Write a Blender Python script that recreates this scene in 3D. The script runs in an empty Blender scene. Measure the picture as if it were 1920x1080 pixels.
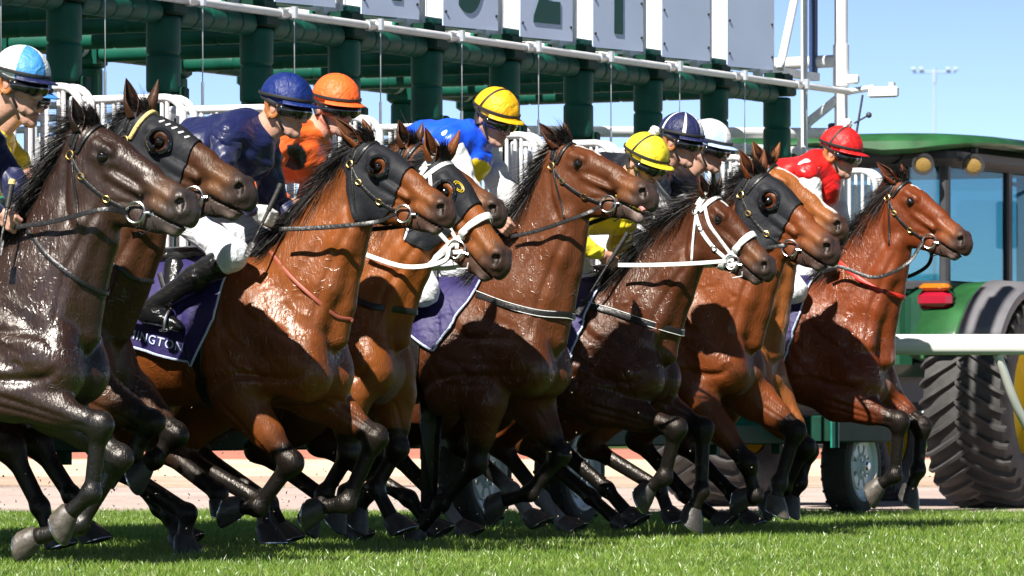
import bpy, bmesh, math, random
import numpy as np
from mathutils import Vector, Matrix, Euler
from mathutils.bvhtree import BVHTree
random.seed(7); RNG = np.random.default_rng(7)
R = math.radians
SC = bpy.context.scene
COL = SC.collection

# ------------------------------------------------------------------ camera, sky, sun
F_PX, H_CAM, HOR = 10800.0, 0.63, 782.0          # 200 mm lens, camera 0.63 m above the turf
CA, SA = math.cos(R(25)), math.sin(R(25))          # the gate line runs 25 degrees off the view direction
cam = bpy.data.cameras.new('camera'); camo = bpy.data.objects.new('camera', cam); COL.objects.link(camo)
camo.location = (0, 0, H_CAM); camo.rotation_euler = (R(90), 0, 0)
cam.sensor_width = 36; cam.lens = F_PX/1920*36; cam.shift_y = (HOR-540)/1920; cam.clip_end = 5000
cam.dof.use_dof = True; cam.dof.focus_distance = 27.0; cam.dof.aperture_fstop = 11
SC.camera = camo
SUN_DIR = Vector((.335, .68, -.80)).normalized()     # the way the light travels
sun = bpy.data.lights.new('sun', 'SUN'); suno = bpy.data.objects.new('sun', sun); COL.objects.link(suno)
sun.energy = 4.8; sun.angle = R(.5); sun.color = (1, .955, .88)
suno.rotation_euler = SUN_DIR.to_track_quat('-Z', 'Y').to_euler()
elev = math.asin(-SUN_DIR.z); az = math.atan2(-SUN_DIR.x, -SUN_DIR.y)
world = bpy.data.worlds.new('World'); SC.world = world; world.use_nodes = True
nt = world.node_tree; nt.nodes.clear()
sky = nt.nodes.new('ShaderNodeTexSky'); sky.sky_type = 'NISHITA'; sky.sun_disc = False
sky.sun_elevation = elev; sky.sun_rotation = az; sky.air_density = 1.0; sky.dust_density = .6; sky.ozone_density = 1.5
tc = nt.nodes.new('ShaderNodeTexCoord'); mp = nt.nodes.new('ShaderNodeMapping'); mp.inputs['Scale'].default_value = (1, 1, 2.6)
mp.inputs['Location'].default_value = (0, 0, .035)
bg = nt.nodes.new('ShaderNodeBackground'); bg.inputs[1].default_value = .138
wo = nt.nodes.new('ShaderNodeOutputWorld')
nt.links.new(tc.outputs['Generated'], mp.inputs[0]); nt.links.new(mp.outputs[0], sky.inputs[0])
# brighter, whiter band of air low over the horizon
sx = nt.nodes.new('ShaderNodeSeparateXYZ'); nt.links.new(tc.outputs['Generated'], sx.inputs[0])
rp_ = nt.nodes.new('ShaderNodeValToRGB'); nt.links.new(sx.outputs[2], rp_.inputs[0]); el = rp_.color_ramp.elements
el[0].position = 0; el[0].color = (.80, .82, .86, 1); el[1].position = .34; el[1].color = (.15, .152, .155, 1); e1 = el.new(.035); e1.color = (.73, .76, .84, 1); e2 = el.new(.075); e2.color = (.66, .665, .86, 1); e3 = el.new(.16); e3.color = (.30, .34, .38, 1)
sm = nt.nodes.new('ShaderNodeMix'); sm.data_type = 'RGBA'; sm.blend_type = 'MULTIPLY'; sm.inputs[0].default_value = 1
nt.links.new(sky.outputs[0], sm.inputs[6]); nt.links.new(rp_.outputs[0], sm.inputs[7]); nt.links.new(sm.outputs[2], bg.inputs[0]); nt.links.new(bg.outputs[0], wo.inputs[0])
SC.view_settings.view_transform = 'Standard'; SC.view_settings.look = 'None'
SC.view_settings.exposure = 0.95; SC.view_settings.gamma = 1

# ------------------------------------------------------------------ frames
# gate frame: x = the way the horses run (u), y = along the gate line away from the camera (s), z up
ORIG = Vector((-2.154, 27.7, 0)); GROT = -R(25)
def loc(px, py, s, yl=0.0):
    """pixel of the 1920 px photograph, on the vertical plane y = s+yl of the gate frame -> (u, yl, z)"""
    k = (px-960)/F_PX; se = s+yl
    u = (k*(ORIG.y+CA*se)-ORIG.x-SA*se)/(CA+SA*k)
    d = ORIG.y+CA*se-SA*u
    return np.array([u, yl, H_CAM+(HOR-py)/F_PX*d])
def gate_world(u, s, z=0):
    return Vector((ORIG.x+SA*s+CA*u, ORIG.y+CA*s-SA*u, z))

# ------------------------------------------------------------------ naming helpers
def tag(o, label=None, cat=None, group=None, kind=None):
    if label: o['label'] = label
    if cat: o['category'] = cat
    if group: o['group'] = group
    if kind: o['kind'] = kind
    return o
def empty(name, loc_=(0, 0, 0), rz=0, parent=None):
    o = bpy.data.objects.new(name, None); COL.objects.link(o); o.location = loc_; o.rotation_euler = (0, 0, rz)
    o.empty_display_size = .2
    if parent: o.parent = parent
    return o
def lane_empty(name, s):
    return empty(name, gate_world(0, s), GROT)
def mesh_np(name, V, Fq, mat, parent=None, smooth=True, col=None, faces=None):
    me = bpy.data.meshes.new(name)
    V = np.asarray(V, np.float32)
    if faces is not None:
        me.from_pydata(V.tolist(), [], faces)
    else:
        Fq = np.asarray(Fq, np.int32); n, k = Fq.shape
        me.vertices.add(len(V)); me.vertices.foreach_set('co', V.ravel())
        me.loops.add(n*k); me.loops.foreach_set('vertex_index', Fq.ravel())
        me.polygons.add(n); me.polygons.foreach_set('loop_start', np.arange(0, n*k, k, dtype=np.int32))
        me.polygons.foreach_set('loop_total', np.full(n, k, np.int32))
        me.update(calc_edges=True); me.validate()
    if col is not None:
        a = me.color_attributes.new('Col', 'FLOAT_COLOR', 'POINT')
        c = np.ones((len(V), 4), np.float32); c[:, :col.shape[1] if hasattr(col, 'shape') else 3] = col; a.data.foreach_set('color', c.ravel())
    me.polygons.foreach_set('use_smooth', np.full(len(me.polygons), smooth, bool))
    for m in (mat if isinstance(mat, (list, tuple)) else [mat]): me.materials.append(m)
    o = bpy.data.objects.new(name, me); COL.objects.link(o)
    if parent: o.parent = parent
    return o

# ------------------------------------------------------------------ materials
def mat(name, col=(.5, .5, .5), rough=.5, metal=0, bump=0, bscale=20, var=0, vscale=6, coat=0, attr=False, trans=0,
        wrinkle=0, wscale=9, spec=.5, stretch=(1, 1, 1), emit=0, ior=None):
    m = bpy.data.materials.new(name); m.use_nodes = True; t = m.node_tree; N = t.nodes; L = t.links
    b = N['Principled BSDF']; b.inputs['Base Color'].default_value = (*col, 1)
    b.inputs['Roughness'].default_value = rough; b.inputs['Metallic'].default_value = metal
    b.inputs['Specular IOR Level'].default_value = spec
    b.inputs['Coat Weight'].default_value = coat; b.inputs['Coat Roughness'].default_value = .12
    if trans: b.inputs['Transmission Weight'].default_value = trans
    tc_ = N.new('ShaderNodeTexCoord'); mp_ = N.new('ShaderNodeMapping'); mp_.inputs['Scale'].default_value = stretch
    L.new(tc_.outputs['Object'], mp_.inputs[0])
    src = None
    if attr:
        at = N.new('ShaderNodeAttribute'); at.attribute_name = 'Col'; src = at.outputs['Color']; L.new(src, b.inputs['Base Color'])
    if var:
        n = N.new('ShaderNodeTexNoise'); n.inputs['Scale'].default_value = vscale; n.inputs['Detail'].default_value = 5
        L.new(mp_.outputs[0], n.inputs['Vector'])
        mr = N.new('ShaderNodeMapRange'); mr.inputs[1].default_value = .3; mr.inputs[2].default_value = .7
        mr.inputs[3].default_value = 1-var; mr.inputs[4].default_value = 1+var*.6; L.new(n.outputs[0], mr.inputs[0])
        mx = N.new('ShaderNodeMix'); mx.data_type = 'RGBA'; mx.blend_type = 'MULTIPLY'; mx.inputs[0].default_value = 1
        if src: L.new(src, mx.inputs[6])
        else: mx.inputs[6].default_value = (*col, 1)
        L.new(mr.outputs[0], mx.inputs[7]); L.new(mx.outputs[2], b.inputs['Base Color'])
    h = None
    if bump:
        n2 = N.new('ShaderNodeTexNoise'); n2.inputs['Scale'].default_value = bscale; n2.inputs['Detail'].default_value = 4
        L.new(mp_.outputs[0], n2.inputs['Vector'])
        bp = N.new('ShaderNodeBump'); bp.inputs['Strength'].default_value = bump; bp.inputs['Distance'].default_value = .01
        L.new(n2.outputs[0], bp.inputs['Height']); L.new(bp.outputs[0], b.inputs['Normal']); h = bp
    if wrinkle:
        w = N.new('ShaderNodeTexNoise'); w.inputs['Scale'].default_value = wscale; w.inputs['Detail'].default_value = 3
        w.inputs['Distortion'].default_value = 1.6; L.new(mp_.outputs[0], w.inputs['Vector'])
        bp2 = N.new('ShaderNodeBump'); bp2.inputs['Strength'].default_value = wrinkle; bp2.inputs['Distance'].default_value = .03
        L.new(w.outputs[0], bp2.inputs['Height'])
        if h: L.new(h.outputs[0], bp2.inputs['Normal'])
        L.new(bp2.outputs[0], b.inputs['Normal'])
    return m

def coat_mat(name, wet=.5, r0=.55, r1=.38, spec=.45):
    """sweaty horse coat: vertex colour of the coat, gloss broken up by wet streaks and clumped hair"""
    m = bpy.data.materials.new(name); m.use_nodes = True; t = m.node_tree; N = t.nodes; L = t.links
    b = N['Principled BSDF']
    tc_ = N.new('ShaderNodeTexCoord')
    at = N.new('ShaderNodeAttribute'); at.attribute_name = 'Col'
    n = N.new('ShaderNodeTexNoise'); n.inputs['Scale'].default_value = 5; n.inputs['Detail'].default_value = 6
    L.new(tc_.outputs['Object'], n.inputs['Vector'])
    mr = N.new('ShaderNodeMapRange'); mr.inputs[1].default_value = .3; mr.inputs[2].default_value = .7
    mr.inputs[3].default_value = .72; mr.inputs[4].default_value = 1.2; L.new(n.outputs[0], mr.inputs[0])
    mx = N.new('ShaderNodeMix'); mx.data_type = 'RGBA'; mx.blend_type = 'MULTIPLY'; mx.inputs[0].default_value = 1
    L.new(at.outputs['Color'], mx.inputs[6]); L.new(mr.outputs[0], mx.inputs[7]); L.new(mx.outputs[2], b.inputs['Base Color'])
    # wet map
    n3 = N.new('ShaderNodeTexNoise'); n3.inputs['Scale'].default_value = 4.2; n3.inputs['Detail'].default_value = 7
    n3.inputs['Distortion'].default_value = .8; L.new(tc_.outputs['Object'], n3.inputs['Vector'])
    mr3 = N.new('ShaderNodeMapRange'); mr3.inputs[1].default_value = .40; mr3.inputs[2].default_value = .62
    mr3.inputs[3].default_value = r0; mr3.inputs[4].default_value = r1; L.new(n3.outputs[0], mr3.inputs[0])
    mh = N.new('ShaderNodeMapRange'); mh.inputs[1].default_value = 0; mh.inputs[2].default_value = .35; mh.inputs[3].default_value = .07; mh.inputs[4].default_value = 0; L.new(at.outputs['Alpha'], mh.inputs[0])
    mha = N.new('ShaderNodeMath'); mha.operation = 'ADD'; L.new(mr3.outputs[0], mha.inputs[0]); L.new(mh.outputs[0], mha.inputs[1]); L.new(mha.outputs[0], b.inputs['Roughness'])
    b.inputs['Specular IOR Level'].default_value = min(spec, .6); b.inputs['Specular Tint'].default_value = (1, .90, .80, 1) if spec < .8 else (1, .95, .91, 1)
    mr4 = N.new('ShaderNodeMapRange'); mr4.inputs[1].default_value = .46; mr4.inputs[2].default_value = .62
    mr4.inputs[3].default_value = 0; mr4.inputs[4].default_value = wet; L.new(n3.outputs[0], mr4.inputs[0])
    mr4b = N.new('ShaderNodeMath'); mr4b.operation = 'MULTIPLY'; L.new(mr4.outputs[0], mr4b.inputs[0]); L.new(at.outputs['Alpha'], mr4b.inputs[1]); b.inputs['Coat Roughness'].default_value = .27
    # clumped wet hair
    mp_ = N.new('ShaderNodeMapping'); mp_.inputs['Scale'].default_value = (60, 60, 17); mp_.inputs['Rotation'].default_value = (0, R(28), 0)
    L.new(tc_.outputs['Object'], mp_.inputs[0])
    n2 = N.new('ShaderNodeTexNoise'); n2.inputs['Scale'].default_value = 1; n2.inputs['Detail'].default_value = 5; n2.inputs['Distortion'].default_value = 1.2
    L.new(mp_.outputs[0], n2.inputs['Vector'])
    bp = N.new('ShaderNodeBump'); bp.inputs['Strength'].default_value = .5; bp.inputs['Distance'].default_value = .009
    L.new(n2.outputs[0], bp.inputs['Height'])
    # veins and skin folds
    v = N.new('ShaderNodeTexVoronoi'); v.feature = 'DISTANCE_TO_EDGE'; v.inputs['Scale'].default_value = 17
    nd = N.new('ShaderNodeTexNoise'); nd.inputs['Scale'].default_value = 6; nd.inputs['Detail'].default_value = 3
    L.new(tc_.outputs['Object'], nd.inputs['Vector'])
    vm = N.new('ShaderNodeVectorMath'); vm.operation = 'MULTIPLY_ADD'; vm.inputs[1].default_value = (.22, .22, .22)
    L.new(nd.outputs['Color'], vm.inputs[0]); L.new(tc_.outputs['Object'], vm.inputs[2]); L.new(vm.outputs[0], v.inputs['Vector'])
    mrv = N.new('ShaderNodeMapRange'); mrv.inputs[1].default_value = 0; mrv.inputs[2].default_value = .06
    mrv.inputs[3].default_value = 1; mrv.inputs[4].default_value = 0; L.new(v.outputs['Distance'], mrv.inputs[0])
    ng = N.new('ShaderNodeTexNoise'); ng.inputs['Scale'].default_value = 15; ng.inputs['Detail'].default_value = 2; L.new(tc_.outputs['Object'], ng.inputs['Vector'])
    mg = N.new('ShaderNodeMapRange'); mg.inputs[1].default_value = .50; mg.inputs[2].default_value = .60; L.new(ng.outputs[0], mg.inputs[0])
    ma = N.new('ShaderNodeMath'); ma.operation = 'MULTIPLY'; L.new(mg.outputs[0], ma.inputs[0]); L.new(at.outputs['Alpha'], ma.inputs[1])
    mu = N.new('ShaderNodeMath'); mu.operation = 'MULTIPLY'; L.new(ma.outputs[0], mu.inputs[0]); L.new(mrv.outputs[0], mu.inputs[1])
    bp2 = N.new('ShaderNodeBump'); bp2.inputs['Strength'].default_value = .38; bp2.inputs['Distance'].default_value = .006
    L.new(mu.outputs[0], bp2.inputs['Height'])
    mr5 = N.new('ShaderNodeMath'); mr5.operation = 'ADD'; mr5.use_clamp = True; L.new(mu.outputs[0], mr5.inputs[0]); L.new(mr4b.outputs[0], mr5.inputs[1]); L.new(mr5.outputs[0], b.inputs['Coat Weight']); L.new(bp.outputs[0], bp2.inputs['Normal'])
    n5 = N.new('ShaderNodeTexNoise'); n5.inputs['Scale'].default_value = 9; n5.inputs['Detail'].default_value = 2
    L.new(tc_.outputs['Object'], n5.inputs['Vector'])
    bp3 = N.new('ShaderNodeBump'); bp3.inputs['Strength'].default_value = .22; bp3.inputs['Distance'].default_value = .02
    L.new(n5.outputs[0], bp3.inputs['Height']); L.new(bp2.outputs[0], bp3.inputs['Normal'])
    L.new(bp3.outputs[0], b.inputs['Normal']); L.new(bp2.outputs[0], b.inputs['Coat Normal'])
    return m

M = {}
M['coat'] = coat_mat('horse_coat', .45, .45, .32, .34)
M['coat_wet'] = coat_mat('wet_horse_coat', .9, .40, .27, .801)
M['hair'] = mat('black_mane_hair', (.010, .008, .007), .5, spec=.35)
M['hoof'] = mat('hoof_horn', (.05, .045, .04), .45, bump=.3, bscale=60, var=.4, vscale=30)
M['hoof_pale'] = mat('pale_hoof_horn', (.10, .085, .068), .45, bump=.3, bscale=60, var=.4, vscale=30)
M['steel'] = mat('polished_steel', (.62, .62, .62), .25, 1)
M['brass'] = mat('brass', (.65, .45, .16), .3, 1)
M['leather'] = mat('black_leather', (.012, .011, .011), .38, bump=.3, bscale=70)
M['white_leather'] = mat('white_webbing', (.74, .74, .72), .55, bump=.3, bscale=90)
M['red_strap'] = mat('red_strap', (.65, .03, .02), .45, bump=.2, bscale=90)
M['tan_strap'] = mat('tan_strap', (.32, .08, .05), .5)
M['hood'] = mat('black_lycra_hood', (.013, .014, .018), .62, wrinkle=.18, wscale=9, bump=.1, bscale=90, spec=.3)
M['eye'] = mat('dark_eye', (.008, .005, .004), .06, spec=.8)
M['fleece'] = mat('yellow_fleece', (.75, .55, .22), .9, bump=.8, bscale=120)
M['skin'] = mat('weathered_skin', (.5, .27, .19), .5, bump=.25, bscale=60, var=.15, vscale=25, attr=True)
M['tongue'] = mat('tongue', (.55, .22, .2), .3)
M['nostril'] = mat('nostril_lining', (.05, .012, .012), .4)
M['purple'] = mat('purple_cloth', (.024, .016, .10), .6, wrinkle=.5, wscale=7)
M['piping'] = mat('pale_blue_piping', (.55, .62, .8), .6)
M['pad'] = mat('grey_pad', (.1, .1, .11), .7, wrinkle=.4)
def silk(name, c, rough=.42): 
    m = mat(name, c, rough, wrinkle=.7, wscale=5, bump=.25, bscale=22, spec=.5)
    m.node_tree.nodes['Principled BSDF'].inputs['Sheen Weight'].default_value = .15
    return m
SILK = {k: silk('silk_'+k, c) for k, c in dict(
    royal=(.005, .020, .14), navy=(.012, .016, .07), orange=(.92, .14, .025), gold=(.85, .45, .01), yellow=(.85, .66, .03), white=(.8, .8, .8),
    red=(.68, .015, .015), blue=(.01, .09, .78), sky=(.06, .27, .62), black=(.012, .012, .016), paleblue=(.42, .56, .8), teal=(.04, .22, .25)).items()}
CAPS = {k: mat('cap_'+k, tuple(m.node_tree.nodes['Principled BSDF'].inputs['Base Color'].default_value)[:3], .5, wrinkle=.45, wscale=15, bump=.2, bscale=70, spec=.4) for k, m in SILK.items()}
M['breeches'] = mat('white_breeches', (.74, .76, .80), .6, wrinkle=.6, wscale=12)
M['boot'] = mat('black_boot_leather', (.008, .008, .009), .22, wrinkle=.3, wscale=18, coat=.4)
M['goggle'] = mat('smoked_goggles', (.01, .01, .012), .08, spec=.8, coat=.5)
M['rubber'] = mat('black_rubber', (.02, .02, .02), .6)
M['tan_pad'] = mat('tan_ear_pad', (.42, .16, .05), .5, bump=.3, bscale=60)
M['gatewhite'] = mat('gate_white_paint', (.78, .78, .79), .35, var=.08, vscale=8, bump=.05, bscale=30)
M['galv'] = mat('galvanised_pipe', (.62, .63, .64), .3, .5, var=.15, vscale=12)
M['padgreen'] = mat('green_gate_padding', (.005, .092, .060), .55, var=.3, vscale=7, bump=.25, bscale=14, spec=.3)
M['padgroove'] = mat('padding_groove', (.012, .03, .024), .8)
M['panelgreen'] = mat('green_partition_vinyl', (.008, .20, .145), .45, var=.25, vscale=5, wrinkle=.25, wscale=5)
M['darkgreen'] = mat('dark_green_steel', (.004, .045, .028), .6, var=.3, vscale=8, spec=.25)
M['digit'] = mat('green_number_paint', (.008, .07, .06), .5)
M['wheelwhite'] = mat('pale_wheel_paint', (.74, .80, .82), .35, var=.15, vscale=12)
M['tyre'] = mat('tyre_rubber', (.035, .032, .03), .75, var=.35, vscale=9, bump=.4, bscale=25)
M['board'] = mat('number_board_white', (.62, .72, .97), .55, var=.05, vscale=3)
M['navy_strip'] = mat('navy_strip', (.02, .05, .14), .5)
M['tyre_big'] = mat('dusty_tractor_tyre', (.055, .052, .05), .7, var=.45, vscale=7, bump=.35, bscale=22)
M['tractor'] = mat('tractor_green_paint', (.020, .105, .030), .45, coat=.2, var=.4, vscale=5)
M['tractor_dark'] = mat('dark_tractor_green', (.012, .07, .035), .4, coat=.3, var=.2, vscale=5)
M['plastic'] = mat('grey_black_plastic', (.045, .045, .05), .5, var=.2, vscale=7, bump=.1)
M['greyfender'] = mat('grey_fender_plastic', (.17, .165, .18), .5, var=.15, vscale=6)
M['glass'] = mat('cab_glass', (.5, .72, .75), .04, trans=.85, spec=.6)
gm = M['glass']; N_ = gm.node_tree.nodes; L_ = gm.node_tree.links; tr_ = N_.new('ShaderNodeBsdfTransparent'); tr_.inputs[0].default_value = (.50, .70, .74, 1)
gg = N_.new('ShaderNodeBsdfGlossy'); gg.inputs['Roughness'].default_value = .03; gx = N_.new('ShaderNodeMixShader'); gx.inputs[0].default_value = .10
L_.new(tr_.outputs[0], gx.inputs[1]); L_.new(gg.outputs[0], gx.inputs[2]); L_.new(gx.outputs[0], N_['Material Output'].inputs[0])
M['glass_solid'] = mat('tinted_glass', (.03, .05, .05), .05, spec=.9)
M['redlens'] = mat('red_lens', (.35, .01, .03), .15, coat=.5)
M['orangelens'] = mat('orange_lens', (.6, .17, .01), .15, coat=.5)
M['lens'] = mat('lamp_glass', (.32, .20, .06), .1, coat=.6, bump=.4, bscale=80)
M['railwhite'] = mat('running_rail_plastic', (.82, .82, .76), .35, var=.05)
M['yellowpaint'] = mat('yellow_paint', (.7, .5, .02), .4)

# ------------------------------------------------------------------ implicit surfaces
class Field:
    def __init__(self, base=(.2, .1, .05)):
        self.p = []; self.base = base
    def cap(self, a, b, ra, rb=None, k=1.0, bl=.04, col=None, op=1):
        a = np.array(a, float); b = np.array(b, float)
        if rb is None: rb = ra
        self.p.append((a, b, float(ra), float(rb), float(k), float(bl), self.base if col is None else col, op))
    def sph(self, c, r, k=1.0, bl=.03, col=None, op=1):
        c = np.array(c, float); self.cap(c, c+np.array([1e-4, 0, 0]), r, r, k, bl, col, op)
    def build(self, vox, noise=None):
        lo = np.min([np.minimum(p[0], p[1])-max(p[2], p[3])*max(1, p[4])-.03 for p in self.p], 0)
        hi = np.max([np.maximum(p[0], p[1])+max(p[2], p[3])*max(1, p[4])+.03 for p in self.p], 0)
        n = np.ceil((hi-lo)/vox).astype(int)+2
        G = [(lo[i]+vox*np.arange(n[i])).astype(np.float32) for i in range(3)]
        D = np.full(n, .25, np.float32)
        for a, b, ra, rb, k, bl, c, op in self.p:
            rm = max(ra, rb); ex = np.array([rm, rm*k, rm])+bl*1.2+vox*2
            i0 = np.maximum(np.floor((np.minimum(a, b)-ex-lo)/vox).astype(int), 0)
            i1 = np.minimum(np.ceil((np.maximum(a, b)+ex-lo)/vox).astype(int)+1, n)
            if np.any(i1 <= i0): continue
            sl = tuple(slice(i0[j], i1[j]) for j in range(3))
            d = self._dist(G[0][sl[0]][:, None, None], G[1][sl[1]][None, :, None], G[2][sl[2]][None, None, :], a, b, ra, rb, k)
            o = D[sl]
            if op > 0:
                h = np.maximum(bl-np.abs(o-d), 0)/bl; D[sl] = np.minimum(o, d)-h*h*bl*.25
            else:
                d = -d; h = np.maximum(bl-np.abs(o-d), 0)/bl; D[sl] = np.maximum(o, d)+h*h*bl*.25
        if noise is not None: D += noise(G[0][:, None, None], G[1][None, :, None], G[2][None, None, :]).astype(np.float32)
        V, Fq = surface_nets(D, vox, lo)
        return V, Fq
    @staticmethod
    def _dist(X, Y, Z, a, b, ra, rb, k):
        k = np.float32(k); ba = ((b-a)/np.array([1, k, 1])).astype(np.float32)
        px = X-np.float32(a[0]); py = (Y-np.float32(a[1]))/k; pz = Z-np.float32(a[2])
        t = np.clip((px*ba[0]+py*ba[1]+pz*ba[2])/np.float32(max(1e-9, float(ba@ba))), 0, 1)
        d = np.sqrt((px-t*ba[0])**2+(py-t*ba[1])**2+(pz-t*ba[2])**2)-(ra+(rb-ra)*t)
        return (d*min(1, k)).astype(np.float32)
    def paint(self, V, w=.022):
        num = np.zeros((len(V), 3)); den = np.zeros(len(V))+1e-12
        for a, b, ra, rb, k, bl, c, op in self.p:
            d = self._dist(V[:, 0].astype(np.float32), V[:, 1].astype(np.float32), V[:, 2].astype(np.float32), a, b, ra, rb, k)
            ww = np.exp(-np.clip(np.abs(d)/w, 0, 30))*(9 if op < 0 else 1)*(np.abs(d) < (.006 if op < 0 else 9)); num += ww[:, None]*np.array(c); den += ww
        return num/den[:, None]

def surface_nets(D, vox, lo):
    ins = D < 0
    nx, ny, nz = D.shape
    c = np.zeros((nx-1, ny-1, nz-1), np.uint8)
    for i in (0, 1):
        for j in (0, 1):
            for k in (0, 1):
                c += ins[i:nx-1+i, j:ny-1+j, k:nz-1+k]
    act = (c > 0) & (c < 8)
    I = np.argwhere(act); idx = np.full(act.shape, -1, np.int32); idx[act] = np.arange(len(I))
    acc = np.zeros((len(I), 3)); cnt = np.zeros(len(I))
    cn = [(i, j, k) for i in (0, 1) for j in (0, 1) for k in (0, 1)]
    val = {q: D[I[:, 0]+q[0], I[:, 1]+q[1], I[:, 2]+q[2]] for q in cn}
    for q in cn:
        for ax in range(3):
            if q[ax]: continue
            q2 = list(q); q2[ax] = 1; q2 = tuple(q2)
            a, b = val[q], val[q2]; m = (a < 0) != (b < 0)
            t = np.where(m, a/np.where(m, a-b, 1), 0)
            for d in range(3): acc[:, d] += np.where(m, q[d]+(t if d == ax else 0), 0)
            cnt += m
    V = (I+acc/cnt[:, None])*vox+lo
    Q = []
    for ax in range(3):
        o1, o2 = [a for a in range(3) if a != ax]
        sl0 = [slice(None)]*3; sl1 = [slice(None)]*3; sl0[ax] = slice(0, -1); sl1[ax] = slice(1, None)
        a = ins[tuple(sl0)]; b = ins[tuple(sl1)]
        E = np.argwhere(a != b)
        E = E[(E[:, o1] > 0) & (E[:, o2] > 0) & (E[:, o1] < D.shape[o1]-1) & (E[:, o2] < D.shape[o2]-1)]
        fl = a[E[:, 0], E[:, 1], E[:, 2]]
        def cell(d1, d2):
            e = E.copy(); e[:, o1] -= d1; e[:, o2] -= d2; return idx[e[:, 0], e[:, 1], e[:, 2]]
        q = np.stack([cell(1, 1), cell(0, 1), cell(0, 0), cell(1, 0)], 1)
        if ax == 1: fl = ~fl
        q[~fl] = q[~fl][:, ::-1]
        Q.append(q)
    return V.astype(np.float32), np.concatenate(Q)

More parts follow.
